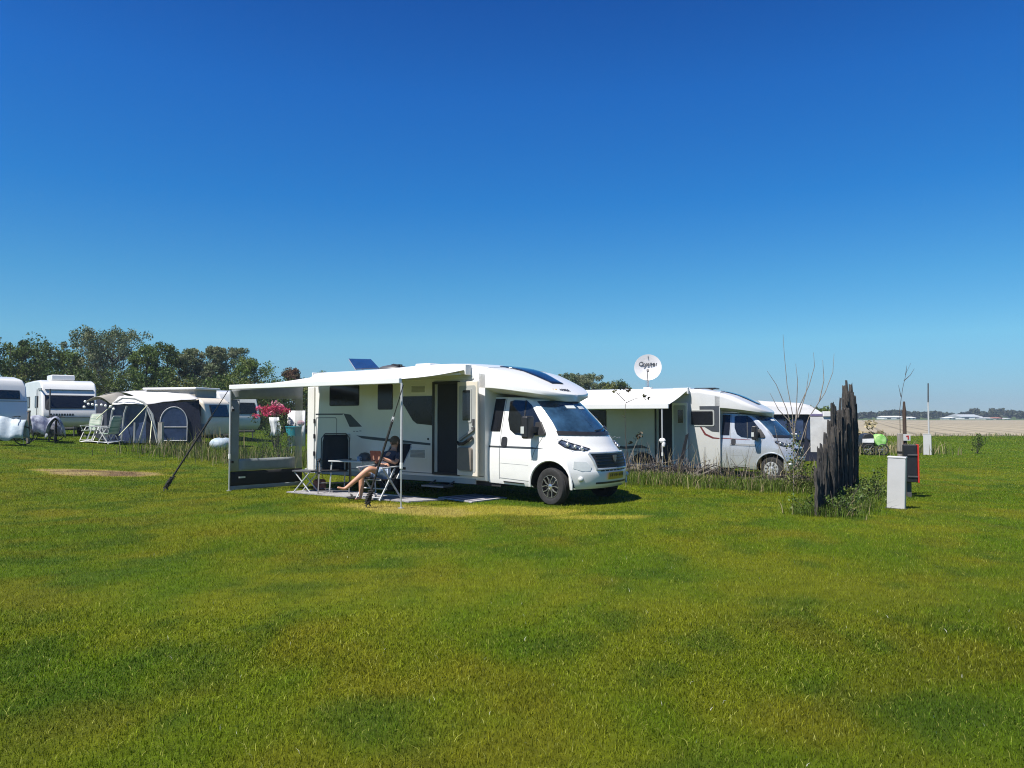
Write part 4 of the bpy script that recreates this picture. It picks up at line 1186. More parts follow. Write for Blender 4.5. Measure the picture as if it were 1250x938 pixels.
fc = M(); fc.ball((-0.34, 0, 1.055), (0.022, 0.014, 0.022), 8); fc.build('nose', skin, pe)
for sg in (-1, 1):
    fc = M(); fc.ball((-0.435, sg * 0.085, 1.06), (0.02, 0.012, 0.032), 8); fc.build('ear', skin, pe)
    ey = M(); ey.ball((-0.355, sg * 0.032, 1.08), (0.012, 0.014, 0.009), 8); ey.build('eye', hairm, pe)
ey = M(); ey.ball((-0.352, 0, 1.015), (0.010, 0.026, 0.006), 8); ey.build('mouth', mat('lips', (0.35, 0.13, 0.11), 0.5, var=0.1), pe)
for sg in (-1, 1):   # fingers closed on the book
    for k in range(4):
        y0 = sg * (0.095 + 0.004 * k); z0 = 0.755 + 0.020 * k; ln = (0.062, 0.072, 0.068, 0.052)[k]
        skinned('finger', [((0.025, y0, z0), 0.010), ((0.045 + ln * .3, y0 - sg * 0.012, z0), 0.0095), ((0.055 + ln * .45, y0 - sg * 0.032, z0), 0.0085), ((0.05 + ln * .3, y0 - sg * 0.05, z0), 0.007)],
                [(0, 1), (1, 2), (2, 3)], skin, pe, sub=1)
    skinned('thumb', [((0.012, sg * 0.10, 0.80), 0.011), ((0.016, sg * 0.075, 0.83), 0.010), ((0.020, sg * 0.055, 0.84), 0.008)], [(0, 1), (1, 2)], skin, pe, sub=1)
bk = thing('book', 'open book with dark red cover held in the lap of the seated person', 'book', (*PS, 0.03), PA)
for sg in (-1, 1):
    q = M(); q.add([(0.045, 0, 0.72), (0.065, sg * 0.14, 0.72), (0.105, sg * 0.14, 0.92), (0.085, 0, 0.92)], [(0, 1, 2, 3)]); q.build('cover', mat('book_cover', (0.06, 0.018, 0.018), 0.5, var=0.2), bk, solid=0.006, smooth=0)
    q = M(); q.add([(0.029, 0, 0.725), (0.047, sg * 0.132, 0.725), (0.087, sg * 0.132, 0.915), (0.069, 0, 0.915)], [(0, 1, 2, 3)]); q.build('pages', clothw, bk, solid=0.008, smooth=0)

# ------------------------------------------------------------------ second motorhome
TH2 = R(30); MO2 = (8.2, 23.87); Z2 = -0.295
m2 = thing('motorhome', 'silver and white motorhome with plain silver wheels parked behind the dry stick hedge', 'motorhome', (*MO2, Z2), -TH2)
cab2, body2, hood2 = motorhome(m2, -6.5, silver, greywhite, 2.78, 'c', second=True)
wall_box(body2, 'window', -6.3, 1.52, -5.25, 2.08, acryl, frame=blackp, fw=0.03)
wp2 = wall_poly(body2, 'dark_side_panel', [(-2.1, 2.22), (-1.49, 2.22), (-1.49, 1.42), (-1.72, 1.44), (-1.95, 1.58), (-2.08, 1.75)], mat('smoke_grey_decal', (0.055, 0.06, 0.07), 0.35, var=0.15), 0.006)
wall_box(body2, 'window', -2.36, 1.64, -1.68, 2.06, acryl, off=0.012, frame=greypanel, fw=0.045)
wall_poly(body2, 'side_stripe', [(-2.12, 1.62), (-2.07, 1.62), (-1.9, 1.37), (-1.66, 1.26), (-1.485, 1.24), (-1.485, 1.21), (-1.7, 1.22), (-1.95, 1.33)], redd)
wall_poly(body2, 'wave_decal', [(-5.3, 1.0), (-4.6, 0.92), (-4.0, 0.98), (-3.7, 0.86), (-4.0, 0.88), (-4.6, 0.84), (-5.3, 0.90)], decal)
wall_poly(body2, 'wave_decal', [(-4.4, 0.80), (-4.0, 0.76), (-3.7, 0.80), (-3.75, 0.76), (-4.0, 0.72), (-4.4, 0.75)], greyd)
open_door(body2, -3.5, -3.0, 0.42, 2.30, R(9), greypanel, offwhite, (0.17, 0.30), (0.42, 0.78), pocket=False)
sk = M(); sk.box((-4.0, -1.092, 0.345), (4.9, 0.03, 0.10)); sk.build('side_skirt', greypanel, body2, bevel=0.005)
M().box((-3.0, 0.2, 2.80), (0.6, 0.5, 0.08)).build('roof_vent', white, body2, bevel=0.03)
M().box((-2.2, 0.1, 2.80), (0.7, 0.5, 0.05)).build('roof_window', acryl, body2, bevel=0.02)
aw2 = thing('awning', 'shorter sloping white awning on the silver and white motorhome', 'awning', (*MO2, Z2), -TH2)
awning(aw2, -6.4, -2.45, -1.16, 2.70, -3.1, 2.20, (-2.62,), zground=0.05, valance=0.15)
q = M(); q.ball((-2.62, -3.1, 1.2), (0.10, 0.06, 0.08), 8); q.ball((-2.58, -3.1, 1.1), (0.06, 0.05, 0.10), 8); q.build('knotted_cloth', clothw, aw2)
# satellite dish
dx = Vector((-4.08, -0.25, 2.75))
dw = loc(MO2, TH2, dx.x, dx.y, Z2 + 2.74)
da = math.atan2(-dw.y, -dw.x)          # the dish looks back over the lawn
ds_ = thing('satellite_dish', 'round white satellite dish standing on the roof of the silver and white motorhome', 'satellite dish', dw, da - R(4))
q = M(); RD = 0.455
q.lathe([(0.001, -0.10), (RD * 0.35, -0.088), (RD * 0.7, -0.05), (RD * 0.97, 0.0), (RD, 0.004), (RD, -0.012), (RD * 0.7, -0.064), (RD * 0.35, -0.102), (0.001, -0.115)], axis='x', n=44)
TL = Matrix.Translation((0, 0, 0.80)) @ Matrix.Rotation(R(-14), 4, 'Y')
q.xform(TL); dish = q.build('reflector', mat('dish_grey_white', (0.50, 0.50, 0.51), 0.45, var=0.04), ds_, smooth=50)
tm = TL @ Matrix.Translation((-0.055, 0, 0.13)) @ Matrix(((0, 0, 1, 0), (1, 0, 0, 0), (0, 1, 0, 0), (0, 0, 0, 1)))
t_ = text_mesh('Oyster', 0.205, 0.012, 'dish_lettering', decal, dish, tm, shear=0.15, bold=0.003, spacing=1.12)
q = M(); q.tube([(0.0, -0.02, -0.46), (0.16, 0.0, -0.40), (0.27, 0.02, -0.22)], 0.014, 6); q.tube([(0.24, 0.02, -0.21), (0.32, 0.02, -0.19)], 0.042, 10); q.xform(TL); q.build('feed_arm', darkgrey, ds_)
q = M(); q.box((-0.012, 0.0, 0.36), (0.03, 0.014, 0.09)); q.xform(TL); q.build('dish_mark', decal, dish)
q = M(); q.box((-0.05, 0, 0.07), (0.22, 0.30, 0.12)); q.tube([(-0.06, 0, 0.1), (-0.10, 0, 0.72)], 0.035, 8); q.bar((-0.06, -0.07, 0.1), (-0.10, -0.07, 0.74), 0.02); q.build('dish_mount', offwhite, ds_, bevel=0.02)

# ------------------------------------------------------------------ vegetation helpers
def leaf_cloud(cs, n, spread, size, cols, drop=0.0, flat=1.0):
    """n leaf quads around each centre"""
    cs = np.asarray(cs, float); k = len(cs)
    ctr = np.repeat(cs[:, :3], n, 0); rad = np.repeat(cs[:, 3], n)
    d = RNG.normal(size=(k * n, 3)); d /= np.linalg.norm(d, axis=1)[:, None]
    r = rad * RNG.random(k * n) ** 0.45 * spread
    p = ctr + d * r[:, None] * np.array([1, 1, flat])
    u = RNG.normal(size=(k * n, 3)); u /= np.linalg.norm(u, axis=1)[:, None]
    t = RNG.normal(size=(k * n, 3)); v = np.cross(u, t); v /= np.linalg.norm(v, axis=1)[:, None]
    s = size * RNG.uniform(0.55, 1.35, k * n)[:, None]
    V = np.stack([p - u * s * .5, p + v * s * .3, p + u * s * .5, p - v * s * .3], 1).reshape(-1, 3)
    F = np.arange(4 * k * n).reshape(-1, 4)
    cols = np.asarray(cols); ci = RNG.integers(0, len(cols), k)
    c = np.repeat(cols[ci], n, 0) * RNG.uniform(0.65, 1.4, k * n)[:, None]
    return V, F, np.repeat(c, 4, 0)


def tree(name, label, x, y, h, wd, cols, dens=1.0, leaf=0.17, cbase=0.2, sparse=0.0, nclump=42, lean=0.0, group='trees beyond the camp', round_=1.0):
    z = tz(x, y)
    o = thing(name, label, 'tree', (x, y, z), RNG.uniform(0, 6), group)
    tr = M(); r0 = 0.018 * h + 0.05
    pts = [(0, 0, -0.1)]; 
    for k in range(1, 7): pts.append((lean * k / 6 + RNG.normal(0, 0.03) * h * .2, RNG.normal(0, 0.03) * h * .2, h * 0.82 * k / 6))
    tr.tube(pts, [r0 * (1 - 0.85 * k / 6) for k in range(7)], 7)
    t_ = tr.build('trunk', bark, o)
    cl = []
    nl = 11 if sparse < 0.3 else 20
    lb = M()
    for k in range(nl):
        b = cbase + (0.8 - cbase) * RNG.random(); bp = Vector(pts[0]).lerp(Vector(pts[-1]), b / 0.82 if b < 0.82 else 1)
        a = RNG.uniform(0, 2 * PI); ln = wd * 0.5 * RNG.uniform(0.55, 1.0) * math.sin(PI * min(1, 0.2 + b * 0.75)) ; up = h * RNG.uniform(0.10, 0.30) * (1.4 if sparse > 0.3 else 1)
        e = bp + Vector((math.cos(a) * ln, math.sin(a) * ln, up)); m_ = bp.lerp(e, 0.5) + Vector((0, 0, -up * 0.15))
        e.z = min(e.z, h * 0.90); m_.z = min(m_.z, h * 0.86)
        lb.tube([bp, m_, e], [r0 * 0.32, r0 * 0.2, r0 * 0.05], 5)
        cl.append((e.x, e.y, e.z, wd * RNG.uniform(0.10, 0.17)))
        if sparse > 0.3:
            for q in range(3):
                e2 = e + Vector((RNG.normal(0, .12) * wd, RNG.normal(0, .12) * wd, h * RNG.uniform(0.03, 0.14))); e2.z = min(e2.z, h * 0.97); lb.tube([m_.lerp(e, .5), e2], [r0 * .1, r0 * .03], 4)
                cl.append((e2.x, e2.y, min(e2.z, h), wd * 0.07))
    lb.build('limb', bark, o)
    for k in range(int(nclump * dens)):
        u = RNG.random(); zz = cbase + (1 - cbase) * u
        prof = (math.sin(PI * (0.12 + 0.80 * u)) ** 0.7) * round_
        a = RNG.uniform(0, 2 * PI); rr = wd * 0.5 * prof * math.sqrt(RNG.random()) * 0.95
        cl.append((math.cos(a) * rr + lean * zz, math.sin(a) * rr, h * (0.05 + 0.90 * zz) - 0.03 * h, wd * RNG.uniform(0.05, 0.12)))
    n = int(170 * (1 - 0.75 * sparse))
    V_, F_, c_ = leaf_cloud(cl, max(n, 12), 1.1, leaf * 0.82, cols)
    npmesh('crown', V_, F_, leafm, parent=o, col=c_)
    return o


G_DARK = [(0.045, 0.078, 0.016), (0.060, 0.100, 0.020), (0.082, 0.120, 0.024)]
G_MID = [(0.078, 0.130, 0.024), (0.10, 0.150, 0.028), (0.13, 0.170, 0.038)]
G_OLV = [(0.105, 0.130, 0.032), (0.14, 0.155, 0.040), (0.080, 0.110, 0.026)]
G_GREY = [(0.13, 0.165, 0.080), (0.165, 0.185, 0.10), (0.10, 0.132, 0.060)]
G_BRN = [(0.12, 0.07, 0.04), (0.15, 0.085, 0.045), (0.09, 0.075, 0.035)]
PXT = lambda px, Y: (px - 625) / 940 * Y
HT = lambda py, Y, X: 1.62 + (508 - py) / 940 * Y - tz(X, Y)
TREES = [  # px, top py, Y, width, colours, label, sparse, leaf, cbase
    (12, 401, 56, 5.6, G_DARK, 'dense dark tree at the left edge of the tree row', 0.0, 0.20, 0.05),
    (40, 412, 58, 4.6, G_DARK, 'dark leafy tree second from the left in the tree row', 0.0, 0.19, 0.08),
    (76, 424, 60, 4.2, G_MID, 'lower mid green tree between the dark tree and the tall grey green one', 0.15, 0.18, 0.1),
    (108, 420, 63, 4.0, G_GREY, 'thin grey green tree leaning against the tall grey green one', 0.5, 0.17, 0.15),
    (137, 404, 60, 5.6, G_GREY, 'tallest grey green tree with wispy see-through top', 0.45, 0.17, 0.2),
    (178, 416, 58, 3.2, G_MID, 'narrow bright green tree right of the wispy tall one', 0.1, 0.17, 0.15),
    (203, 414, 59, 4.2, G_DARK, 'broad dark green tree standing above the tent awning', 0.0, 0.18, 0.1),
    (226, 421, 61, 3.4, G_DARK, 'small dark tree merging into the broad dark one', 0.1, 0.17, 0.1),
    (252, 425, 60, 3.4, G_GREY, 'greyish half bare tree above the cream caravan', 0.5, 0.16, 0.2),
    (275, 425, 62, 3.4, G_GREY, 'greyish twiggy tree left of the round green tree', 0.5, 0.16, 0.2),
    (305, 436, 58, 4.2, G_MID, 'round green tree above the left end of the awning', 0.12, 0.17, 0.15),
    (358, 446, 70, 2.6, G_BRN, 'reddish brown bushy tree behind the awning roof', 0.05, 0.18, 0.1),
    (395, 451, 75, 4.0, G_OLV, 'low olive tree peeping over the motorhome roof', 0.2, 0.18, 0.1),
    (663, 459, 80, 3.6, G_DARK, 'dark tree top just right of the cab hood', 0.05, 0.22, 0.1),
    (683, 463, 84, 3.4, G_DARK, 'low dark tree top left of the grey tree behind the motorhomes', 0.05, 0.22, 0.1),
    (711, 457, 82, 4.4, G_GREY, 'grey green feathery tree behind the silver and white motorhome', 0.35, 0.2, 0.1),
    (738, 464, 84, 3.8, G_OLV, 'low bushy tree top left of the satellite dish', 0.05, 0.22, 0.1),
    (761, 463, 86, 3.8, G_DARK, 'bushy dark tree top directly beside the satellite dish', 0.05, 0.22, 0.1),
    (1006, 499, 60, 2.6, G_MID, 'small green bush showing above the white board', 0.1, 0.16, 0.05),
]
for px, py, Y, wd, cols, lab, sp_, lf, cb in TREES:
    X = PXT(px, Y); tree('broadleaf_tree', lab, X, Y, HT(py, Y, X), wd, cols, leaf=lf, sparse=sp_, cbase=cb * 0.6, nclump=78)
# undergrowth below the row
UG = [(8, 455), (34, 450), (62, 446), (92, 446), (120, 450), (150, 448), (182, 448), (214, 452), (244, 456), (272, 458), (298, 460), (322, 462), (345, 464), (372, 462), (400, 462), (430, 462)]
for i, (px, py) in enumerate(UG):
    Y = 54 + (i % 3) * 1.5; X = PXT(px, Y); h = HT(py, Y, X); z = tz(X, Y)
    o = thing('hedge_shrub', 'dark shrub in the undergrowth beneath the tree row', 'shrub', (X, Y, z), 0, 'shrubs under the tree row')
    cl = [(RNG.normal(0, 0.75), RNG.normal(0, 0.6), h * RNG.uniform(0.05, 0.9), RNG.uniform(0.45, 0.75)) for k in range(34)]
    V_, F_, c_ = leaf_cloud(cl, 90, 1.0, 0.17, [G_DARK, G_OLV, G_DARK][i % 3]); npmesh('foliage', V_, F_, leafm, parent=o, col=c_)
    q = M()
    for k in range(5): q.tube([(RNG.normal(0, .2), RNG.normal(0, .2), -0.05), (RNG.normal(0, .5), RNG.normal(0, .5), h * 0.7)], [0.05, 0.015], 5)
    q.build('stem', bark, o)


# ------------------------------------------------------------------ left camp
def on(x, y, dz=0.0): return (x, y, tz(x, y) + dz)


def caravan(label, xy, ax, L, W, H, m, front_win=(0.5, 1.3, 1.75), slope=0.30, rooflight=None, side_wins=(), group=None, chassis_z=0.42, lowm=None, sidedoor=None):
    """ax: unit vector (world) along +x towards the end that is seen; local -y is the right-hand side"""
    o = thing('caravan', label, 'caravan', on(*xy), math.atan2(ax[1], ax[0]), group)
    zb = chassis_z
    def prof(y):   # side outline with a raked, rounded front
        return [(-L / 2 + 0.06, zb), (L / 2 - 0.30, zb), (L / 2 - 0.06, zb + 0.22), (L / 2, 0.95), (L / 2 - 0.05, 1.15), (L / 2 - slope, H - 0.42), (L / 2 - slope - 0.22, H - 0.14), (L / 2 - slope - 0.7, H - 0.02), (0, H),
                (-L / 2 + 0.6, H - 0.02), (-L / 2 + 0.16, H - 0.16), (-L / 2, H - 0.6), (-L / 2, zb + 0.25)]
    b = M().prism(prof(0), -W / 2, W / 2); bd = b.build('body', m, o, bevel=0.10, smooth=40)
    # end window (three panes behind one curved sheet)
    def fwp(y, z, off):
        t = (z - 1.15) / (H - 0.42 - 1.15); x = L / 2 - 0.05 + (-slope + 0.05) * t
        n = Vector((H - 0.42 - 1.15, 0, slope - 0.05)).normalized(); return (x + n.x * off, y, z + n.z * off)
    z0, z1 = front_win[1], front_win[2]; hw = W * front_win[0]
    q = M(); q.sheet(lambda y, z: fwp(y, z, 0.012), [-hw, 0, hw], [z0, (z0 + z1) / 2, z1]); wf = q.build('end_window', blackp, bd, solid=0.02, smooth=0)
    q = M(); q.sheet(lambda y, z: fwp(y, z, 0.028), [-hw + .05, 0, hw - .05], [z0 + .05, (z0 + z1) / 2, z1 - .05]); q.build('pane', glass, wf, smooth=0, solid=0.006)
    for s in (-1, 1):
        q = M()
        for (x0, za, x1, zc) in side_wins:
            q2 = M().prism(round_poly(x0, za, x1, zc, 0.06), s * (W / 2 + 0.018), s * (W / 2 - 0.01)); f = q2.build('side_window', blackp, bd)
            M().prism(round_poly(x0 + .04, za + .04, x1 - .04, zc - .04, 0.05), s * (W / 2 + 0.026), s * (W / 2 + 0.016)).build('pane', glass, f)
        q = M().prism([(-L / 2 + 0.1, 0.86), (L / 2 - 0.15, 0.86), (L / 2 - 0.15, 0.92), (-L / 2 + 0.1, 0.92)], s * (W / 2 + 0.006), s * (W / 2 - 0.004)); q.build('trim_strip', greyd, bd)
    q = M().box((0, 0, zb - 0.06), (L - 0.6, W - 0.3, 0.12)); q.build('chassis', under, o)
    for s in (-1, 1):
        q = M(); q.lathe([(0.15, -0.08), (0.30, -0.09), (0.32, -0.05), (0.32, 0.05), (0.30, 0.09), (0.15, 0.08)], c=(-0.2, s * (W / 2 - 0.16), 0.32), axis='y', n=24); w_ = q.build('wheel', rubber, o)
        q = M(); q.lathe([(0.16, 0), (0.14, s * 0.05), (0.001, s * 0.07)], c=(-0.2, s * (W / 2 - 0.12), 0.32), axis='y', n=20); q.build('rim', steelw, w_)
    q = M(); q.bar((L / 2 - 0.3, 0.35, 0.40), (L / 2 + 1.0, 0, 0.42), 0.06); q.bar((L / 2 - 0.3, -0.35, 0.40), (L / 2 + 1.0, 0, 0.42), 0.06); q.tube([(L / 2 + 0.85, 0, 0.5), (L / 2 + 0.85, 0, 0.03)], 0.03, 8); q.build('drawbar', darkgrey, o)
    if rooflight:
        x, y_, lx, ly, hz = rooflight
        M().box((x, y_, H + hz / 2), (lx, ly, hz)).build('roof_box', m, bd, bevel=0.05)
    return o, bd


# caravan at the left edge, its end in shade
a = Vector((0.90, -0.43)).normalized()
cv1, b1 = caravan('pale blue-shaded white caravan cut by the left edge of the picture', (-22.35, 31.25), a, 5.2, 2.3, 2.56, white, front_win=(0.36, 1.62, 1.98), slope=0.22, side_wins=((-0.8, 1.4, 0.4, 1.95),))
q = M().box((2.45, 0, 1.55), (0.10, 2.2, 0.03)); q.build('end_moulding', greyd, b1)
# white caravan with a broad end window
a2 = Vector((0.65, -0.76)).normalized(); c2p = (-20.65 - a2.x * 2.6, 36.0 - a2.y * 2.6)
cv2, b2 = caravan('white caravan with wide end window and roof air conditioner, behind the covered bicycles', c2p, a2, 5.4, 2.3, 2.66, white, front_win=(0.44, 1.30, 1.92), slope=0.34, rooflight=(0.9, -0.1, 1.1, 1.0, 0.26), side_wins=((0.9, 1.35, 1.7, 1.9), (-1.5, 1.35, -0.5, 1.9)))
q = M(); q.box((2.70 + 0.005, 0.0, 0.90), (0.02, 1.9, 0.03)); q.build('end_moulding', greyd, b2)
q = M()
for k in range(9): q.box((2.675, -0.78 + k * 0.11, 1.02), (0.06, (0.07, 0.05, 0.075, 0.06, 0.075)[k % 5], 0.10))
q.build('end_lettering', decal, b2)
q = M()
for k in range(3): q.box((2.4 - 0.18 * k * 0, 0, 2.18 + 0.0), (0.05, 2.0, 0.04))
q.build('end_roof_moulding', greyd, b2)
q = M(); q.tube([(1.6, -1.19, 0.5), (1.6, -1.19, 2.2)], 0.02, 6); q.box((2.2, -1.17, 2.2), (0.9, 0.02, 0.10)); q.build('awning_rail', greyd, b2)

# cream pop-top caravan joined to the tent
a3 = Vector((0.97, -0.25)).normalized()
et = thing('caravan', 'small cream caravan with raised flat pop-up roof beside the navy tent awning', 'caravan', on(-14.75, 34.6), math.atan2(a3.y, a3.x))
q = M().prism([(-1.9, 0.38), (1.75, 0.38), (1.92, 0.75), (1.95, 1.05), (1.72, 1.82), (1.45, 2.02), (0.6, 2.08), (-1.4, 2.05), (-1.85, 1.8), (-1.98, 1.0)], -0.98, 0.98)
eb = q.build('body', creamw, et, bevel=0.10, smooth=40)
q = M().box((-0.1, 0, 2.22), (2.5, 1.5, 0.34)); q.build('pop_up_canvas', tentbeige, eb)
q = M().box((-0.1, 0, 2.44), (2.75, 1.75, 0.10)); q.build('raised_roof', white, eb, bevel=0.04)
for s in (-1, 1):
    q = M().prism(round_poly(0.75, 1.18, 1.62, 1.75, 0.08), s * 1.0, s * 0.97); f = q.build('side_window', blackp, eb)
    M().prism(round_poly(0.79, 1.22, 1.58, 1.71, 0.06), s * 1.008, s * 0.998).build('pane', glass, f)
    q = M().prism([(-1.9, 0.42), (1.74, 0.42), (1.9, 0.75), (1.92, 0.9), (-1.95, 0.9)], s * 0.99, s * 0.97); q.build('lower_panel', greypanel, eb)
    q = M(); q.lathe([(0.14, -0.08), (0.28, -0.08), (0.30, 0), (0.28, 0.08), (0.14, 0.08)], c=(-0.1, s * 0.85, 0.30), axis='y', n=24); q.build('wheel', rubber, et)
q = M(); q.sheet(lambda y, z: (1.955 - (z - 1.05) * 0.30 + 0.012, y, z), [-0.62, 0, 0.62], [1.18, 1.45, 1.72]); f = q.build('end_window', blackp, eb, solid=0.02, smooth=0)
q = M(); q.sheet(lambda y, z: (1.955 - (z - 1.05) * 0.30 + 0.03, y, z), [-0.57, 0, 0.57], [1.22, 1.45, 1.68]); q.build('pane', glass, f, solid=0.005, smooth=0)
q = M(); q.bar((1.8, 0.3, 0.40), (2.9, 0, 0.42), 0.05); q.bar((1.8, -0.3, 0.40), (2.9, 0, 0.42), 0.05); q.build('drawbar', darkgrey, et)

# navy tent awning
TB = on(-15.6, 33.2)
tn = thing('tent_awning', 'navy and pale grey awning tent with arched windows and a taupe front canopy', 'tent', TB, 0)
def tl_(px, py, Y): X = PXT(px, Y); return (X - TB[0], Y - TB[1], 1.62 + (508 - py) / 940 * Y - TB[2])
# main roof: ridge to eaves
def roofsheet(name, pts, m, sag=0.05, par=None):
    (p00, p01), (p10, p11) = [[Vector(q) for q in r] for r in pts]
    q = M()
    def f(u, v):
        p = p00.lerp(p01, v).lerp(p10.lerp(p11, v), u); p.z += sag * math.sin(PI * u) * 0.8 + 0.04 * math.sin(PI * v) - 0.02 * abs(math.sin(3 * PI * v)); return p
    q.sheet(f, [k / 8 for k in range(9)], [k / 12 for k in range(13)]); return q.build(name, m, par or tn, smooth=60, solid=0.01)
e0, e1 = tl_(178, 494, 32.4), tl_(236, 489, 32.4)
roofsheet('main_roof', ((tl_(150, 479, 34.2), tl_(212, 478, 35.0)), (e0, tl_(243, 487, 32.8))), tentgrey, 0.12)
roofsheet('rear_roof', ((tl_(118, 485, 35.5), tl_(212, 477.5, 35.2)), (tl_(150, 479, 34.2), tl_(212, 478.5, 34.8))), tentgrey, 0.10)
roofsheet('porch_roof', ((tl_(126, 485, 33.6), tl_(160, 484, 33.4)), (tl_(138, 494, 31.6), tl_(179, 494, 31.9))), fabricw, 0.16)
# taupe canopy at the left
q = M()
cb0 = Vector(tl_(104, 491, 31.4)); cb1 = Vector(tl_(137, 495, 31.6))
def cf(u, v):
    p = cb0.lerp(cb1, u); p.z += 0.28 * math.sin(PI * u); p.y += 1.6 * v; p.z += 0.22 * v; return p
q.sheet(cf, [k / 10 for k in range(11)], [0, 0.5, 1]); q.build('front_canopy', tentbeige, tn, smooth=60, solid=0.01)
# walls
g0 = 0.02
q = M()
W1 = [tl_(131, 541, 31.9), tl_(179, 541, 32.1), tl_(179, 493, 32.1), tl_(136, 494, 31.9)]
q.add(W1, [(0, 1, 2, 3)]); w1 = q.build('porch_wall', navywin, tn, solid=0.02, smooth=0)
q = M(); WY = lambda p: 32.1 + 0.9 * (p - 179) / 68
q.add([tl_(a_, b_, WY(a_)) for a_, b_ in ((179, 541), (247, 540), (243, 487.5), (238, 490), (179, 494))], [(0, 1, 2, 3, 4)]); w2 = q.build('side_wall', navy, tn, solid=0.02, smooth=0)
q = M(); q.add([tl_(131, 541, 31.9), tl_(118, 538, 35.4), tl_(118, 486, 35.4), tl_(136, 494, 31.9)], [(0, 1, 2, 3)]); q.build('front_wall', navy, tn, solid=0.02, smooth=0)
def archw(px0, px1, py0, py1, Ya, Yb, par, off=0.03):
    P = []
    for k in range(13):
        t = PI * k / 12; u = 0.5 - 0.5 * math.cos(t); P.append((px0 + (px1 - px0) * u, py1 + (py0 - py1) * (0.55 + 0.45 * math.sin(t))))
    P = [(px0, py1)] + P + [(px1, py1)]
    V_ = [Vector(tl_(a_, b_, Ya + (Yb - Ya) * (a_ - px0) / (px1 - px0) - off)) for a_, b_ in P]
    q = M(); q.add(V_, [tuple(range(len(V_)))]); wn = q.build('arched_window', navywin, par, solid=0.006, smooth=0)
    q = M(); q.tube(V_ + V_[:1], 0.022, 5); q.tube([Vector(tl_(px0, (py0 + py1) / 2 + 4, Ya - off)), Vector(tl_(px1, (py0 + py1) / 2 + 4, Yb - off))], 0.018, 5); q.build('window_piping', tentgrey, wn)
archw(196, 229, 497, 538, WY(196), WY(229), w2, 0.06)
q = M()
for P in ([(149, 538), (152, 505), (155, 496)], [(171, 538), (178, 512), (180, 498)], [(180, 499), (188, 520), (193, 541)], [(131, 540), (136, 512), (138, 496)], [(165, 540), (165, 516)]):
    q.tube([Vector(tl_(a_, b_, 31.75)) for a_, b_ in P], 0.035, 5)
q.tube([Vector(tl_(*p, 31.8)) for p in ((136, 494), (150, 486), (165, 487), (176, 492), (186, 506), (194, 541))], 0.05, 6)
q.build('air_pole', greypanel, tn)
q = M()
for a_, b_ in (((180, 495, 31.8), (146, 532, 30.6)), ((138, 494, 31.6), (118, 512, 30.8)), ((186, 510, 31.9), (184, 541, 30.8))): q.tube([Vector(tl_(*a_)), Vector(tl_(*b_))], 0.018, 4)
q.build('guy_line', mat('pale_cord', (0.55, 0.56, 0.36), 0.7, var=0.1), tn)
sl_ = thing('string_lights', 'string of round white bulbs hanging along the taupe tent canopy', 'string lights', TB, 0)
P = [(104, 489), (108, 492), (113, 492.5), (118, 493.5), (124, 493), (129, 494), (135, 495), (139, 498), (103, 495.5)]
q = M(); q.tube([Vector(tl_(*p, 31.3)) for p in ([P[8]] + P[:8])], 0.008, 4); q.build('cable', blackp, sl_)
for p in P: q = M(); q.ball(Vector(tl_(*p, 31.3)) - Vector((0, 0, 0.05)), 0.055, 10); q.build('bulb', bulbm, sl_)
gc = M(); gc.sheet(lambda u, v: (-17.4 + 1.6 * u, 31.0 + 0.9 * v, tz(-17, 31.4) + 0.05 + 0.03 * math.sin(7 * u + 3 * v)), [k / 6 for k in range(7)], [k / 4 for k in range(5)])
gs = gc.build('groundsheet', clothw, smooth=60, solid=0.02); tag(gs, 'crumpled pale groundsheet edge lying in front of the navy tent', 'groundsheet')

# garden chairs and table before the tent
for (px, py, ang, lab) in ((112, 537, -95, 'green striped folding chair facing the camera behind the small camp table'), (134, 540, 165, 'green striped folding chair beside the wall of the navy tent')):
    Y = 32.6 if px < 120 else 31.2; X = PXT(px, Y)
    o = thing('folding_chair', lab, 'chair', on(X, Y), R(ang), 'green striped folding chairs'); camp_chair(o, R(16), greensl, lightgreytube, 0.55, seat=0.42, backlen=0.72)
Y = 31.4; X = PXT(122, Y)
o = thing('folding_table', 'small pale folding table standing between the green striped chairs', 'table', on(X, Y), R(8))
M().box((0, 0, 0.68), (0.85, 0.55, 0.03)).build('tabletop', lightgreytube, o, bevel=0.006)
for s in (-1, 1):
    q = M(); q.bar((s * 0.18, -0.24, 0.66), (s * 0.42, -0.24, 0), 0.035); q.bar((s * 0.18, 0.24, 0.66), (s * 0.42, 0.24, 0), 0.035); q.tube([(s * 0.42, -0.24, 0.02), (s * 0.42, 0.24, 0.02)], 0.018, 6); q.build('leg_frame', lightgreytube, o)


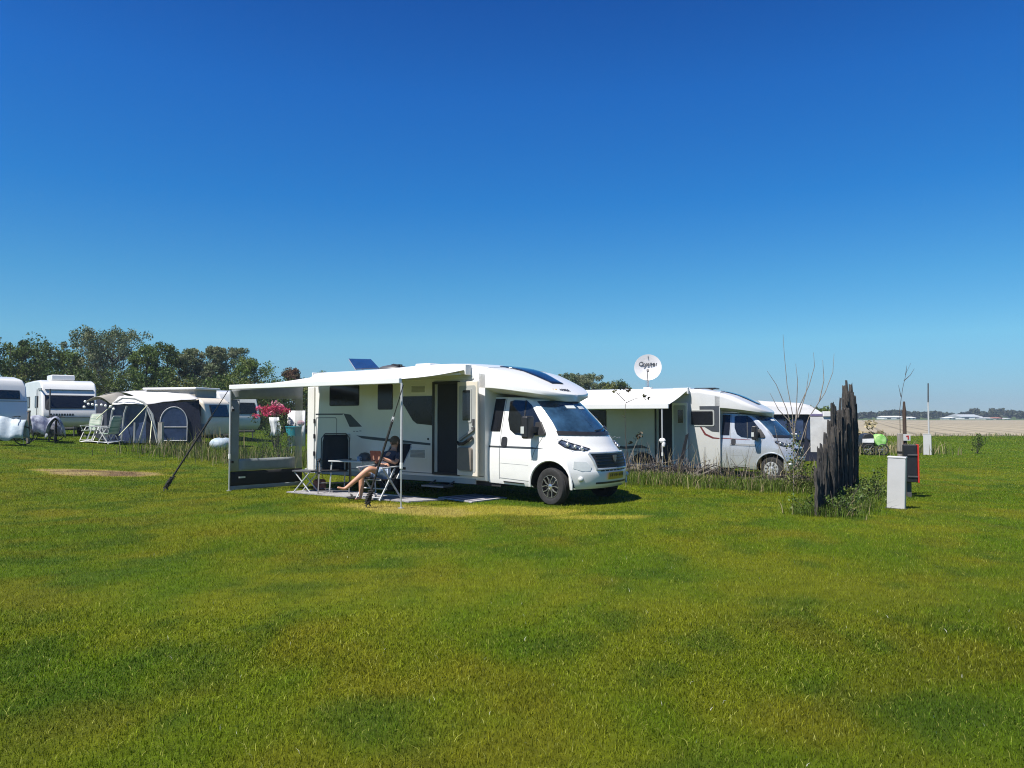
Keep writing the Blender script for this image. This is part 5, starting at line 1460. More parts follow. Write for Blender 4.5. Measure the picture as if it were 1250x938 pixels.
# bicycles under covers
def bicycle(label, xy, ang, cover, group):
    o = thing('bicycle', label, 'bicycle', on(*xy), ang, group)
    for x in (-0.52, 0.52):
        q = M(); q.lathe([(0.31, -0.02), (0.34, 0), (0.31, 0.02), (0.30, 0)], c=(x, 0, 0.34), axis='y', n=28, closed=True); w_ = q.build('wheel', rubber, o)
        q = M()
        for k in range(12): t = PI * k / 6; q.tube([(x, 0, 0.34), (x + 0.30 * math.cos(t), 0, 0.34 + 0.30 * math.sin(t))], 0.004, 3)
        q.build('spoke', alu, w_)
    q = M()
    for a_, b_ in (((-0.52, 0, .34), (-0.12, 0, .32)), ((-0.12, 0, .32), (-0.25, 0, .85)), ((-0.22, 0, .75), (0.36, 0, .78)), ((-0.12, 0, .32), (0.36, 0, .72)), ((0.52, 0, .34), (0.34, 0, .95)), ((-0.52, 0, .34), (-0.23, 0, .76))): q.tube([a_, b_], 0.02, 6)
    q.build('frame', darkgrey, o)
    q = M(); q.tube([(0.25, -0.29, 1.0), (0.35, -0.15, 1.03), (0.35, 0.15, 1.03), (0.25, 0.29, 1.0)], 0.015, 6); q.build('handlebar', blackp, o)
    q = M().box((-0.27, 0, 0.9), (0.26, 0.16, 0.06)); q.build('saddle', blackp, o, bevel=0.03)
    q = M()
    def f(u, v):
        x = -0.55 + 1.15 * u; top = 0.98 + 0.10 * math.sin(PI * u * 1.5 + 0.4) + (0.06 if u > 0.7 else 0)
        a_ = v * PI / 2; wv = 0.30 + 0.05 * math.sin(9 * u + 3 * v)
        d = abs(v)
        return (x, wv * math.sin(a_) * (0.7 + 0.3 * d) + 0.03 * math.sin(14 * u), top - (0.04 + 0.72 * d ** 1.5) + 0.09 * math.sin(8 * u + 1) * d)
    q.sheet(f, [k / 14 for k in range(15)], [k / 6 for k in range(-6, 7)]); q.build('rain_cover', cover, o, smooth=60, solid=0.008)
    return o


bicycle('bicycle under a patterned purple and white cover, left of the black flag pole', (PXT(54, 30.6), 30.6), R(60), purpcov, 'covered bicycles by the caravans')
bicycle('bicycle under a patterned white cover nearest the open lawn, right of the flag pole', (PXT(69, 30.2), 30.2), R(118), purpcov, 'covered bicycles by the caravans')
bicycle('bicycle half under a crumpled pale blue sheet at the left edge', (PXT(10, 27.4), 27.4), R(12), bluecov, 'covered bicycles by the caravans')
o = thing('wooden_stake', 'thin dark wooden stake beside the shaded caravan', 'stake', on(PXT(35.5, 28.5), 28.5)); q = M(); q.tube([(0, 0, -0.1), (0.0, 0, 0.6), (0.02, 0, 1.25)], [0.06, 0.055, 0.045], 7); q.build('stake_pole', wood, o)
q = M().box((0.0, 0, 1.2), (0.10, 0.10, 0.03)); q.build('stake_cap', wood, o)
o = thing('flag_pole', 'slim dark pole with a small black pennant before the white caravan', 'pole', on(PXT(61, 31), 31)); q = M(); q.tube([(0, 0, -0.1), (0, 0, 2.1)], 0.03, 7); q.build('pole_shaft', darkgrey, o)
q = M().add([(0, 0, 1.75), (-0.16, 0.02, 1.62), (-0.15, -0.02, 1.28), (0, 0, 1.22)], [(0, 1, 2, 3)]); q.build('pennant', blackfab, o, solid=0.01, smooth=0)
o = thing('fence_post', 'weathered pale grey wooden post standing before the navy tent', 'post', on(PXT(197, 31), 31)); q = M(); q.prism([(-0.09, -0.08), (0.09, -0.08), (0.09, 0.08), (-0.09, 0.08)], -0.1, 1.02, 'xy'); q.build('post_shaft', greywood, o, bevel=0.012)
q = M(); q.prism([(-0.095, -0.085), (0.095, -0.085), (0.095, 0.085), (-0.095, 0.085)], 1.02, 1.035, 'xy'); q.build('post_top', greywood, o, bevel=0.005)
for k, (px, sx) in enumerate(((268, 0.40), (276, 0.32))):
    Y = 32.2 + 0.4 * k; o = thing('storage_bag', ('larger pale blue storage bag at the foot of the cream caravan', 'smaller pale blue storage bag next to the larger one by the wind panel')[k], 'bag', on(PXT(px, Y), Y), k, 'storage bags by the cream caravan')
    q = M().ball((0, 0, 0.24), (sx, 0.28, 0.27), 14); q.build('bag_body', bluecov, o)
    q = M(); q.tube([(-0.1, 0, 0.46), (0, 0.02, 0.58), (0.1, 0, 0.46)], 0.02, 5); q.build('bag_handle', straps, o)

# things seen through the clear window of the wind panel
a4 = Vector((0.80, -0.60)).normalized(); p4 = (PXT(290, 40) - a4.x * 2.0, 40 - a4.y * 2.0)
caravan('white caravan seen through the clear window of the wind panel', p4, a4, 5.0, 2.2, 2.5, white, front_win=(0.40, 1.25, 1.85), slope=0.40, side_wins=((0.4, 1.3, 1.5, 1.85),))
Y = 33.0; X = PXT(337, Y)
o = thing('flowering_shrub', 'shrub with a broad head of pink blossom seen through the panel window', 'flowering shrub', on(X, Y))
cl = [(RNG.normal(0, .34), RNG.normal(0, .3), 1.80 + RNG.normal(0, .10), .20) for k in range(26)] + [(-.5, 0, 1.74, .16), (.48, 0, 1.76, .16)]
V_, F_, c_ = leaf_cloud(cl, 46, 1.0, .10, [(.62, .05, .15), (.72, .12, .26), (.52, .04, .11), (.66, .28, .36)], flat=.6); npmesh('blossom', V_, F_, leafm, parent=o, col=c_)
cl = [(RNG.normal(0, .28), RNG.normal(0, .28), RNG.uniform(.6, 1.65), .22) for k in range(26)]
V_, F_, c_ = leaf_cloud(cl, 60, 1.0, .09, G_DARK); npmesh('foliage', V_, F_, leafm, parent=o, col=c_)
q = M()
for k in range(7): q.tube([(RNG.normal(0, .05), RNG.normal(0, .05), -.05), (RNG.normal(0, .15), RNG.normal(0, .15), .8), (RNG.normal(0, .35), RNG.normal(0, .3), 1.7)], [.025, .018, .008], 5)
q.build('stem', twigd, o)
Y = 33.6; X = PXT(362, Y)
o = thing('windbreak', 'white cloth windbreak panel right of the pink flowering shrub', 'windbreak', on(X, Y), R(-12))
q = M(); q.sheet(lambda u, v: (-0.42 + 0.84 * u, 0.03 * math.sin(6 * u), 0.25 + 1.55 * v), [k / 8 for k in range(9)], [0, .5, 1]); q.build('cloth', clothw, o, smooth=60, solid=0.01)
for x in (-0.42, 0, 0.42): q = M(); q.tube([(x, 0.02, -0.1), (x, 0.02, 1.85)], 0.018, 6); q.build('stick', wood, o)
Y = 32.0; X = PXT(359, Y)
o = thing('wash_tub', 'teal plastic tub on a small stand in front of the white windbreak', 'tub', on(X, Y))
q = M(); q.lathe([(0.001, 0.74), (0.26, 0.74), (0.33, 1.12), (0.35, 1.12), (0.35, 1.15), (0.31, 1.15), (0.24, 0.78), (0.001, 0.78)], n=22); q.build('tub_shell', tealm, o)
for t in range(3): q = M(); q.tube([(0.2 * math.cos(t * 2.1), 0.2 * math.sin(t * 2.1), 0.74), (0.3 * math.cos(t * 2.1), 0.3 * math.sin(t * 2.1), 0)], 0.02, 6); q.build('leg', lightgreytube, o)
q = M().ball((0.28, 0.05, 1.28), (0.16, 0.14, 0.13), 10); q.build('folded_towel', mat('pale_pink', (0.65, 0.40, 0.45), 0.8, var=0.1), o)
Y = 31.5; X = PXT(336, Y)
o = thing('towel', 'white towel hanging on a short stick in front of the pink flowering shrub', 'towel', on(X, Y))
q = M(); q.sheet(lambda u, v: (-0.2 + 0.4 * u + 0.05 * math.sin(5 * v), 0.06 * math.sin(9 * u), 0.75 + 0.75 * v), [k / 8 for k in range(9)], [k / 4 for k in range(5)]); q.build('cloth', clothw, o, smooth=60, solid=0.012)
q = M(); q.tube([(0, 0.03, -0.1), (0, 0.03, 1.55)], 0.018, 6); q.build('stick', wood, o)


def sapling(name, label, x, y, stems, leafn, leafs, lsize, cols, m=twigd, group=None, cat='sapling', r=0.012):
    """stems: list of polylines relative to the foot"""
    o = thing(name, label, cat, on(x, y), 0, group)
    q = M()
    for st in stems:
        n = len(st); q.tube(st, [r * (1.0 - 0.75 * k / max(1, n - 1)) for k in range(n)], 5)
    q.build('stem', m, o)
    if leafn:
        V_, F_, c_ = leaf_cloud(leafs, leafn, 1.0, lsize, cols); npmesh('leaf_cluster', V_, F_, leafm, parent=o, col=c_)
    return o


for px, Y, hh, lab in ((341, 23.5, 1.75, 'young leafy sapling seen through the middle of the clear panel window'), (353, 24.5, 1.2, 'low young sapling right of the taller one behind the panel window'), (322, 25.0, 1.1, 'small weedy sapling left of the leafy one behind the panel window')):
    st = []; lf = []
    for k in range(6):
        a_ = RNG.uniform(0, 6.28); top = hh * RNG.uniform(0.6, 1.0); sx = RNG.normal(0, .12)
        st.append([(0, 0, -0.05), (sx * .5, 0.03, top * .5), (sx + 0.1 * math.cos(a_), 0.1 * math.sin(a_), top)])
        for t in range(4): lf.append((sx * .8, 0.05 * t, top * (0.4 + 0.2 * t), 0.11))
    sapling('sapling', lab, PXT(px, Y), Y, st, 14, lf, 0.055, G_MID, group='saplings behind the wind panel')

# ------------------------------------------------------------------ right side
# dry stick hedge before the second motorhome
def sticks(label, p, q_, n, hlo, hhi, group=None):
    o = thing('stick_hedge', label, 'hedge', on((p[0] + q_[0]) / 2, (p[1] + q_[1]) / 2), 0, group)
    a_ = M(); b_ = M(); ox, oy, oz = o.location
    for k in range(n):
        t = RNG.random(); x = p[0] + (q_[0] - p[0]) * t + RNG.normal(0, .05); y = p[1] + (q_[1] - p[1]) * t + RNG.normal(0, 0.22); z = tz(x, y)
        h = RNG.uniform(hlo, hhi) * (1 if RNG.random() < 0.75 else 1.5); lx = RNG.normal(0, 0.35) * h; ly = RNG.normal(0, 0.25) * h
        P = [(x - ox, y - oy, z - oz - 0.05), (x - ox + lx * .5 + RNG.normal(0, .03), y - oy + ly * .5, z - oz + h * .55), (x - ox + lx, y - oy + ly, z - oz + h)]
        r = RNG.uniform(0.005, 0.014)
        (a_ if RNG.random() < 0.5 else b_).tube(P, [r, r * .8, r * .35], 4)
    for k in range(n // 4):   # woven, lying branches
        t = RNG.random(); x = p[0] + (q_[0] - p[0]) * t; y = p[1] + (q_[1] - p[1]) * t + RNG.normal(0, 0.2); z = tz(x, y); l = RNG.uniform(0.5, 1.4); an = RNG.normal(0, 0.35)
        P = [(x - ox - l / 2, y - oy, z - oz + RNG.uniform(0.05, 0.4)), (x - ox, y - oy + RNG.normal(0, .1), z - oz + RNG.uniform(0.1, 0.5)), (x - ox + l / 2, y - oy, z - oz + RNG.uniform(0.05, 0.5) + an * .3)]
        (a_ if RNG.random() < 0.35 else b_).tube(P, [0.012, 0.014, 0.006], 4)
    a_.build('dry_stick', twig, o); b_.build('dark_stick', twigd, o); return o


sticks('tangled hedge of dry sticks in front of the awning of the silver and white motorhome', (2.75, 20.4), (5.3, 20.1), 170, 0.25, 0.7)
sticks('thinner line of dry sticks in front of the silver motorhome cab', (5.3, 20.1), (8.0, 19.6), 70, 0.25, 0.8)
# forked light sticks / poles
o = thing('garden_fork_handle', 'dark curved blade-shaped board leaning in the stick hedge', 'board', on(4.45, 20.4), 0)
q = M(); q.prism([(-0.10, 0.2), (0.02, 0.25), (0.22, 1.25), (0.14, 1.2)], -0.01, 0.02); q.build('board_blade', blackp, o)
q = M(); q.tube([(-0.06, 0, -0.05), (-0.05, 0, 0.24)], 0.015, 5); q.build('board_foot', wood, o)
o.name = 'leaning_board'
# sapling with few leaves left of the dish
S0 = (PXT(769, 19.2), 19.2)
def SP(px, py, Y=19.2, base=S0): return (PXT(px, Y) - base[0], 0, 1.62 + (508 - py) / 940 * Y - tz(*base))
sapling('sapling', 'thin sapling with a few curled brown leaves in front of the shorter awning', *S0,
        [[SP(769, 588), SP(763, 530), SP(763, 500), SP(766, 470)], [SP(763, 490), SP(755, 482), SP(750, 477)], [SP(764, 492), SP(775, 487), SP(786, 485)], [SP(763, 510), SP(758, 507)]],
        9, [(*SP(757, 476), 0.12), (*SP(751, 478), 0.07), (*SP(766, 477), 0.08), (*SP(786, 485), 0.09), (*SP(792, 486), 0.06), (*SP(781, 530), 0.10), (*SP(776, 534), 0.08), (*SP(769, 541), .05)], 0.095, [(0.07, 0.055, 0.03), (0.09, 0.085, 0.03), (0.05, 0.045, 0.025)], r=0.012)
# bare multi stemmed shrub right of the silver cab
S1 = (PXT(967, 18.2), 18.2)
def SQ(px, py, dy=0.0): return (PXT(px, 18.2) - S1[0], dy, 1.62 + (508 - py) / 940 * 18.2 - tz(*S1))
sapling('bare_shrub', 'tall bare leafless shrub with long thin shoots beside the nose of the silver cab', *S1,
        [[SQ(967, 600), SQ(968, 550), SQ(967, 505), SQ(961, 470), SQ(958, 430), SQ(957, 408)], [SQ(968, 540), SQ(972, 500), SQ(974, 465), SQ(972, 444)], [SQ(968, 530), SQ(976, 500, .1), SQ(990, 470, .1), SQ(997, 447, .1), SQ(996, 430, .1)],
         [SQ(970, 560), SQ(985, 510, -.1), SQ(1005, 480, -.1), SQ(1015, 455, -.1), SQ(1017, 432, -.1)], [SQ(970, 540), SQ(960, 500), SQ(948, 470), SQ(937, 453)], [SQ(998, 490, -.1), SQ(1004, 465, -.1), SQ(1003, 440, -.1)],
         [SQ(974, 510), SQ(984, 480), SQ(988, 455)], [SQ(968, 520), SQ(950, 500), SQ(940, 480)], [SQ(970, 570), SQ(1000, 530), SQ(1012, 500)], [SQ(966, 580), SQ(950, 545), SQ(945, 520)], [SQ(967, 575), SQ(980, 545), SQ(985, 515)]],
        16, [(*SQ(968 + RNG.normal(0, 7), 560 + RNG.normal(0, 16)), 0.18) for k in range(16)], 0.06, G_OLV, twig, cat='shrub', r=0.015)
sh_ = [(PXT(985, 18.6) + RNG.normal(0, .4), 18.6 + RNG.normal(0, .3)) for k in range(7)]
o = thing('low_shrub', 'low tangled weeds and brambles at the foot of the bare shrub', 'shrub', on(PXT(980, 18.6), 18.6))
cl = [(RNG.normal(0, .45), RNG.normal(0, .25), abs(RNG.normal(0.2, .18)), 0.16) for k in range(34)]
V_, F_, c_ = leaf_cloud(cl, 40, 1.0, 0.055, G_OLV); npmesh('foliage', V_, F_, leafm, parent=o, col=c_)
q = M()
for k in range(24): q.tube([(RNG.normal(0, .4), RNG.normal(0, .2), -0.05), (RNG.normal(0, .5), RNG.normal(0, .25), RNG.uniform(.2, .75))], [0.008, 0.003], 4)
q.build('stem', twigd, o)

# awning caravan beyond the nose
Y = 33.0
o = thing('tent_awning', 'dark awning tent with pale rounded roof behind the silver cab', 'tent', on(PXT(965, Y), Y), 0)
bx, by, bz = o.location
def tq(px, py, dy=0): return (PXT(px, Y) - bx, dy, 1.62 + (508 - py) / 940 * Y - bz)
q = M()
secs = []
for px, t0 in ((928, 489), (940, 490), (960, 491), (980, 492), (992, 495), (999, 502)):
    p = tq(px, t0); e = tq(px, 506 if px < 990 else 507)
    secs.append([(p[0], -0.5 + 1.0 * 0, e[2]), (p[0], -0.35, e[2] + (p[2] - e[2]) * .6), (p[0], 0.3, p[2]), (p[0], 1.6, p[2] + 0.02), (p[0], 2.6, p[2] - 0.1), (p[0], 2.6, e[2])])
q.loft(secs); q.build('roof', tentgrey, o, smooth=40)
q = M(); q.box(((tq(928, 0)[0] + tq(997, 0)[0]) / 2, 1.0, tq(0, 506)[2] / 2), (tq(997, 0)[0] - tq(928, 0)[0] - 0.1, 2.7, tq(0, 506)[2])); q.build('wall', navy, o)
q = M(); z1 = tq(0, 510)[2]
for a_, b_ in ((936, 956), (960, 976), (980, 994)):
    q = M(); q.prism(round_poly(tq(a_, 0)[0], z1 - 0.95, tq(b_, 0)[0], z1 - 0.05, 0.12), -0.39, -0.36); q.build('window', navywin, o)
q = thing('storage_box', 'small white box before the dark awning tent by the silver cab', 'box', on(PXT(958, 30), 30))
M().box((0, 0, 0.75), (0.7, 0.5, 0.9)).build('box_shell', white, q, bevel=0.05); M().box((0, 0, 1.22), (0.74, 0.54, 0.06)).build('lid', white, q, bevel=0.02)
for sx in (-1, 1):
    l_ = M(); l_.bar((sx * .28, -.18, 0), (sx * .28, -.18, .35), .04); l_.bar((sx * .28, .18, 0), (sx * .28, .18, .35), .04); l_.build('leg', alu, q)

# speckled white board on a post
Y = 17.6; X = PXT(1001, Y)
o = thing('notice_board', 'weathered white board on a pale wooden post behind the blackened palisade', 'board', on(X, Y), R(-6)); z0 = o.location.z
zt_ = 1.62 + (508 - 509) / 940 * Y - z0; zb_ = 1.62 + (508 - 552) / 940 * Y - z0
M().box((0.0, 0, (zt_ + zb_) / 2), (0.44, 0.05, zt_ - zb_)).build('board_panel', boardw, o, bevel=0.006)
M().box((-0.06, 0.01, zt_ + 0.035), (0.30, 0.08, 0.06)).build('board_hood', mat('violet_grey', (0.14, 0.12, 0.22), 0.6, var=0.15), o, bevel=0.01)
M().box((0.13, 0.0, zt_ + 0.06), (0.17, 0.12, 0.12)).build('lamp_box', white, o, bevel=0.015)
M().box((0.0, 0.06, zb_ / 2 + 0.05), (0.12, 0.07, zb_ + 0.1)).build('post', mat('pale_post', (0.30, 0.26, 0.15), 0.8, var=0.2), o)

# blackened timber palisade running away from the camera
A0 = Vector((5.02, 12.75)); B0 = Vector((8.95, 20.2))
pal = thing('timber_palisade', 'row of blackened jagged old timbers set upright in the grass', 'palisade', on(A0.x, A0.y), 0)
def s_of(px):
    k = (px - 625) / 940; d = B0 - A0
    return (k * A0.y - A0.x) / (d.x - k * d.y)
TOPS = [(1001, 548), (1004, 543), (1008, 537), (1011, 530), (1014, 522), (1017, 493), (1019.5, 512), (1022, 487), (1025, 503), (1028, 498), (1031, 472), (1034, 465), (1037, 470), (1039, 484), (1041, 477), (1043, 497), (1045, 512), (1047, 520), (1048.5, 534), (1049.5, 542)]
PR = np.random.default_rng(5)
PX_ = [t[0] for t in TOPS]; PY_ = [t[1] for t in TOPS]
posts = [(px, py, 0) for px, py in TOPS]
for s_ in list(np.linspace(0.01, 0.16, 8)) + list(np.linspace(0.17, 0.99, 44)):      # filler timbers, always lower than their neighbours
    p = A0 + (B0 - A0) * s_; px = 625 + 940 * p.x / p.y; posts.append((px, float(np.interp(px, PX_, PY_)) + PR.uniform(3, 30), 1))
for i, (px, py, fill) in enumerate(posts):
    s = max(0, min(1, s_of(px))); p = A0 + (B0 - A0) * s
    o_ = PR.uniform(-0.10, 0.10) if fill else PR.uniform(-0.04, 0.04)
    p = p + Vector((0.88, -0.47)) * o_
    z = tz(p.x, p.y); h = 1.62 + (508 - py) / 940 * p.y - z
    thin = (px, py) in ((1017, 493), (1022, 487), (1041, 477), (1028, 498))
    w0 = 0.04 if thin else PR.uniform(0.036, 0.070) * (0.6 + 0.45 * min(1, s * 2.5))
    q = M(); secs = []; nseg = 12; tw = PR.uniform(0, 3); lean_ = Vector((PR.normal(0, 0.015), PR.normal(0, 0.02)))
    cut = PR.uniform(0.80, 0.96); k2 = PR.uniform(0.1, 0.45)
    rj = [PR.uniform(0.8, 1.2) for _ in range(8)]
    for k in range(nseg + 1):
        t = k / nseg
        wk = w0 * (1 - 0.12 * t) * (1 if t < cut else 1 - (t - cut) / (1 - cut) * k2)
        cxy = lean_ * t + Vector((PR.normal(0, 0.006), PR.normal(0, 0.006)))
        ring = []
        for a_ in range(8):
            an = tw + 2 * PI * a_ / 8; rr = wk * (0.72 + 0.5 * abs(math.sin(2 * an + i))) * rj[a_] * PR.uniform(0.96, 1.04)
            ring.append((p.x - pal.location.x + cxy.x + rr * math.cos(an) * 0.9, p.y - pal.location.y + cxy.y + rr * math.sin(an) * 1.3, z - pal.location.z - 0.15 + (h + 0.15) * t + (PR.normal(0, 0.03) if k == nseg else 0)))
        secs.append(ring)
    q.loft(secs); q.build('timber', tarwood if PR.random() < 0.6 else tarwood2, pal, smooth=20)
# weeds at its foot with leaves
for k, (px, py, lab) in enumerate(((1068, 570, 'upright dark weed stalk right of the blackened palisade'), (1053, 598, 'leafy weed clump at the far foot of the blackened palisade'), (1012, 622, 'low leafy weed at the near foot of the blackened palisade'))):
    Y = (16.2, 16.0, 13.2)[k]; X = PXT(px, Y)
    st = []; lf = []
    for j in range((3, 8, 7)[k]):
        hh = (0.75, 0.35, 0.28)[k] * RNG.uniform(.6, 1); sx = RNG.normal(0, (.05, .22, .2)[k])
        st.append([(sx * .5, 0, -.03), (sx, RNG.normal(0, .08), hh)])
        for t in range(4): lf.append((sx, RNG.normal(0, .08), hh * (0.3 + .23 * t), 0.09))
    sapling('weed', lab, X, Y, st, 18, lf, 0.05, G_DARK if k == 0 else G_MID, cat='weed', r=0.008)


for k in range(6):
    t = (0.03, 0.2, 0.38, 0.56, 0.74, 0.95)[k]; px_, py_ = 5.3 + 3.6 * t, 12.75 + 6.6 * t
    o = thing('weed', 'dark leafy weed tuft crowding the foot of the blackened palisade', 'weed', on(px_, py_), k, 'weed tufts along the palisade')
    cl = [(RNG.normal(0, .22), RNG.normal(0, .22), abs(RNG.normal(0.10, .12)), 0.12) for j in range(22)]
    V_, F_, c_ = leaf_cloud(cl, 34, 1.0, 0.05, G_MID if k % 2 else G_DARK); npmesh('foliage', V_, F_, leafm, parent=o, col=c_)
    q = M()
    for j in range(8): q.tube([(RNG.normal(0, .08), RNG.normal(0, .08), -0.05), (RNG.normal(0, .2), RNG.normal(0, .2), RNG.uniform(.15, .45))], [0.007, 0.003], 4)
    q.build('stem', twigd, o)


# white service posts
def service_post(label, x, y, rz, tilt, h=0.98, wd=0.31):
    o = thing('service_post', label, 'service post', on(x, y), rz, 'white service posts')
    o.rotation_euler = (0, tilt, rz)
    M().box((0, 0, h / 2 - 0.03), (wd, 0.17, h)).build('housing', boxpost, o, bevel=0.022)
    M().box((0, 0, h - 0.025), (wd + 0.012, 0.182, 0.035)).build('cap', boxpost, o, bevel=0.010)
    M().box((0, 0.088, h * 0.55), (wd - 0.06, 0.012, h * 0.6)).build('socket_door', greypanel, o, bevel=0.003)
    M().box((0, 0, 0.0), (wd + 0.05, 0.22, 0.03)).build('base_plate', darkgrey, o)
    return o


service_post('large white service post leaning slightly in the grass right of the palisade', 7.17, 14.45, R(-34), R(2.0))
service_post('small distant white service post beside the tall thin pole', 20.45, 38.0, R(-30), 0, 1.05, 0.36)
o = thing('thin_pole', 'tall thin grey pole behind the distant white service post', 'pole', on(20.75, 38.4))
q = M(); q.tube([(0, 0, -0.1), (0, 0, 2.6)], 0.04, 8); q.build('pole_shaft', lightgreytube, o); q = M(); q.tube([(0, 0, 2.6), (0.02, 0, 3.55)], [0.035, 0.03], 8); q.build('pole_tip', darkgrey, o)

Y = 17.4
def cw(px, py): X = PXT(px, Y); return X, 1.62 + (508 - py) / 940 * Y
cx, zt1 = cw(1109, 543); _, zb1 = cw(1109, 588)
o = thing('hose_cabinet', 'black cabinet with a red side rail behind the large white service post', 'cabinet', on(cx, Y), R(-20)); oz = o.location.z
M().box((0, 0, (zt1 + zb1) / 2 - oz), (0.27, 0.26, zt1 - zb1)).build('cabinet_body', blackbox, o, bevel=0.015)
M().box((0.155, -0.02, (zt1 + zb1) / 2 - oz), (0.032, 0.29, zt1 - zb1 + 0.02)).build('red_rail', redm, o, bevel=0.01)
for z in (zt1 - 0.22, zb1 + 0.13): M().box((0.05, -0.14, z - oz), (0.22, 0.03, 0.03)).build('hinge_bar', darkgrey, o)
q = M(); q.bar((-0.02, 0.05, -0.1), (-0.02, 0.05, zb1 - oz + 0.05), 0.09); q.build('pedestal', darkgrey, o)
Y = 17.9
x1, z1 = cw(1103.5, 493); o = thing('brown_post', 'slim dark brown wooden post carrying a small white sign', 'post', on(PXT(1103.5, Y), Y)); oz = o.location.z
q = M(); q.tube([(0, 0, -0.1), (0, 0, (z1 - oz) * 0.92), (0.0, 0, z1 - oz + 0.05)], [0.045, 0.042, 0.022], 8); q.build('post_shaft', mat('dark_brown_wood', (0.055, 0.035, 0.026), 0.8, var=0.3), o)
zc = 1.62 + (508 - 534) / 940 * Y - oz
M().box((0.02, -0.055, zc), (0.16, 0.015, 0.15)).build('sign_plate', boardw, o)
q = M(); q.box((0.045, -0.066, zc), (0.028, 0.008, 0.09)); q.box((0.02, -0.066, zc + 0.03), (0.05, 0.008, 0.02)); q.build('red_mark', redm, o)
o = thing('tree_stake', 'grey wooden stake supporting the bare thin sapling', 'stake', on(PXT(1098, 18.0), 18.0)); oz = o.location.z
q = M(); q.prism([(-0.055, -0.05), (0.055, -0.05), (0.055, 0.05), (-0.055, 0.05)], -0.1, 1.62 + (508 - 529) / 940 * 18 - oz, 'xy'); q.build('stake_pole', greywood, o, bevel=0.01)
q = M(); q.box((0, 0, 1.0), (0.125, 0.115, 0.04)); q.build('tie_band', straps, o)
S2 = (PXT(1097.5, 18.15), 18.15)
def SR(px, py): return (PXT(px, 18.15) - S2[0], 0, 1.62 + (508 - py) / 940 * 18.15 - tz(*S2))
sapling('bare_sapling', 'bare thin sapling bending right above the grey stake', *S2, [[SR(1097.5, 590), SR(1098, 540), SR(1098, 500), SR(1102, 475), SR(1107, 455), SR(1113, 443)], [SR(1104, 465), SR(1112, 458), SR(1117, 450)], [SR(1100, 485), SR(1097, 470)], [SR(1106, 458), SR(1108, 446)]], 0, None, 0, None, twigd, r=0.010)
st = []; lf = []
for k in range(9):
    sx = RNG.normal(0, .28); hh = RNG.uniform(.45, 1.0); st.append([(0, 0, -.05), (sx * .5, RNG.normal(0, .1), hh * .5), (sx, RNG.normal(0, .15), hh)])
    for t in range(3): lf.append((sx * (.5 + .25 * t), RNG.normal(0, .1), hh * (.5 + .25 * t), 0.13))
sapling('sapling', 'small leafy sapling alone on the mown grass at the right', PXT(1191, 39.5), 39.5, st, 16, lf, 0.09, G_MID, twigd)

# bicycle trailer
Y = 38.0; o = thing('bicycle_trailer', 'lime green and black bicycle trailer standing on the grass beyond the palisade', 'bicycle trailer', on(PXT(1062, Y), Y), R(-8))
for x, r in ((-0.22, 0.28), (0.42, 0.28)):
    for s in (-1, 1):
        q = M(); q.lathe([(r - .04, -.025), (r, 0), (r - .04, .025), (r - .06, 0)], c=(x, s * .42, r), axis='y', n=24, closed=True); w_ = q.build('wheel', rubber, o)
        q = M()
        for k in range(8): t = PI * k / 4; q.tube([(x, s * .42, r), (x + (r - .05) * math.cos(t), s * .42, r + (r - .05) * math.sin(t))], .006, 3)
        q.build('spoke', alu, w_)
q = M().prism([(-.52, .35), (.05, .35), (.05, .98), (-.15, 1.08), (-.42, 1.02), (-.52, .8)], -.36, .36); q.build('body', blackp, o, bevel=.05)
q = M().prism([(-.50, .62), (.04, .62), (.04, .82), (-.49, .80)], -.372, .372); q.build('white_panel', clothw, o)
q = M(); q.lathe([(.001, -.34), (.26, -.33), (.31, -.26), (.31, .26), (.26, .33), (.001, .34)], c=(.36, 0, .72), axis='y', n=26); q.build('lime_hood', limem, o, smooth=40)
q = M(); q.tube([(-.5, 0, .4), (-.95, 0, .75), (-1.05, 0, .95)], .02, 6); q.tube([(-1.05, -.25, .95), (-1.05, .25, .95)], .018, 6); q.build('handle', darkgrey, o)
o = thing('straw_heap', 'small pale heap of dry straw behind the green bicycle trailer', 'straw heap', on(PXT(1060, 42), 42))
V_, F_, c_ = leaf_cloud([(RNG.normal(0, .5), RNG.normal(0, .3), abs(RNG.normal(.5, .3)), .3) for k in range(24)], 60, 1.0, .22, [(.40, .34, .2), (.32, .27, .15)]); npmesh('straw', V_, F_, leafm, parent=o, col=c_)

# ------------------------------------------------------------------ far farms and tree line
def barn(label, px0, px1, pyt, Y, wall=barnw, roof=barnr, roofh=0.35, dpt=9):
    x0, x1 = PXT(px0, Y), PXT(px1, Y); h = 1.62 + (508 - pyt) / 940 * Y + 0.3
    o = thing('farm_building', label, 'farm building', (0.5 * (x0 + x1), Y, -0.3), 0, 'farm buildings on the horizon'); w2 = (x1 - x0) / 2; hw = h * (1 - roofh)
    M().box((0, dpt / 2, hw / 2), (2 * w2, dpt, hw)).build('wall', wall, o)
    q = M(); q.add([(-w2 - .2, -.3, hw), (w2 + .2, -.3, hw), (w2 + .2, dpt + .3, hw), (-w2 - .2, dpt + .3, hw), (-w2, dpt / 2, h), (w2, dpt / 2, h)], [(0, 1, 5, 4), (2, 3, 4, 5), (0, 4, 3), (1, 2, 5), (0, 3, 2, 1)]); q.build('roof', roof, o, smooth=0)
    n = max(2, int(w2 / 2.2)); q = M()
    for k in range(min(n, 6)): M().box((-w2 + (k + .5) * 2 * w2 / min(n, 6), -.03, hw * .5), (w2 / min(n, 6) * .8, .06, hw * .5)).build('door', darkgrey, o)
    return o


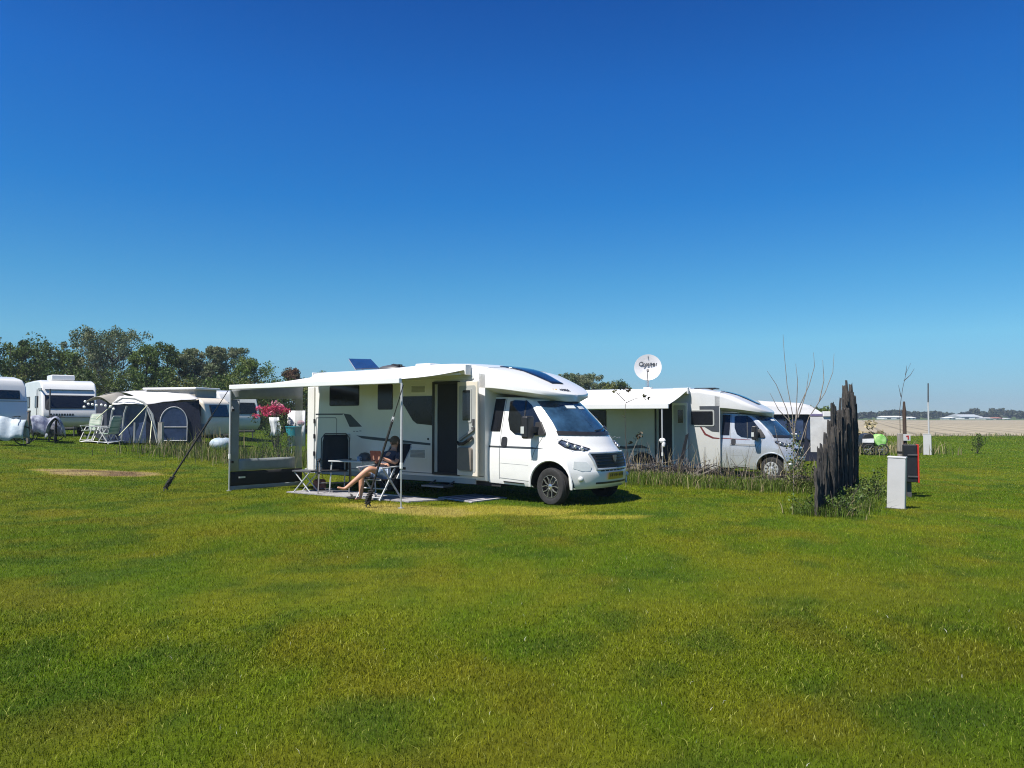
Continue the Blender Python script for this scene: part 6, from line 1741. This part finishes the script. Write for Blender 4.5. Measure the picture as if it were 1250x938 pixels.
barn('longest low white farm shed at the left of the horizon row', 1079, 1102, 508, 430, roof=barnw)
barn('short white farm shed right of the longest low one', 1107, 1117.5, 509, 425, roof=barnw)
barn('small white farm building left of the large grey roofed barn', 1158, 1166, 509.5, 420, roof=barnw)
barn('large barn with wide grey roof on the horizon', 1173, 1199, 506, 425, roofh=.5, dpt=16)
barn('small white house with dark door right of the grey roofed barn', 1203, 1212, 510, 415, roof=barnw)
barn('white farmhouse with red brick roof near the right edge', 1215, 1224, 509.5, 418, roof=brick, roofh=.5)
barn('white shed at the right end of the farm row', 1225.5, 1233, 510.5, 416, roof=barnw)

# distant woods: one mass
cl = []
for k in range(900):
    px = RNG.uniform(1010, 1420); Y = RNG.uniform(470, 640)
    base = 504.2 + 1.2 * math.sin(px * 0.05) + 0.8 * math.sin(px * 0.13 + 1)
    if 1185 < px < 1192 or 1209 < px < 1226: base -= 3.2
    if 1060 < px < 1078: base -= 0.6
    h = 1.92 + (508 - base) / 940 * Y
    X = PXT(px, Y); cl.append((X, Y, -0.3 + h * RNG.uniform(.25, .95), h * 0.22 + .6))
V_, F_, c_ = leaf_cloud(cl, 34, 1.0, 2.2, [(.030, .045, .022), (.04, .055, .028), (.05, .06, .03)], flat=.8)
dw_ = npmesh('distant_wood', V_, F_, leafm, col=c_); tag(dw_, 'dark far-off belt of trees along the horizon behind the farms', 'wood', kind='stuff')
# low far hedge line elsewhere on the horizon, mostly hidden by the camp
cl = []
for k in range(700):
    px = RNG.uniform(-250, 1010); Y = RNG.uniform(180, 260); X = PXT(px, Y); cl.append((X, Y, tz(X, Y) + RNG.uniform(.3, 4.2), 1.5))
V_, F_, c_ = leaf_cloud(cl, 26, 1.0, 1.1, G_DARK, flat=.8)
dw_ = npmesh('hedge_line', V_, F_, leafm, col=c_); tag(dw_, 'low hedge line closing the view far behind the camp', 'hedge', kind='stuff')

# ------------------------------------------------------------------ air: a box of thin haze round the whole place, the sky outside it
hm = bpy.data.materials.new('haze_air'); hm.use_nodes = True; N = hm.node_tree.nodes; N.remove(N['Principled BSDF'])
pv = N.new('ShaderNodeVolumePrincipled'); pv.inputs['Color'].default_value = (0.72, 0.85, 1.0, 1); pv.inputs['Density'].default_value = 0.00045; pv.inputs['Anisotropy'].default_value = 0.2
hm.node_tree.links.new(pv.outputs[0], N['Material Output'].inputs['Volume'])
q = M(); q.box((0, 340, 5.2), (1500, 760, 12.8)); hz = q.build('haze', hm, smooth=0); hz['kind'] = 'stuff'; hz['label'] = 'thin pale blue haze in the air over the far fields'; hz['category'] = 'haze'
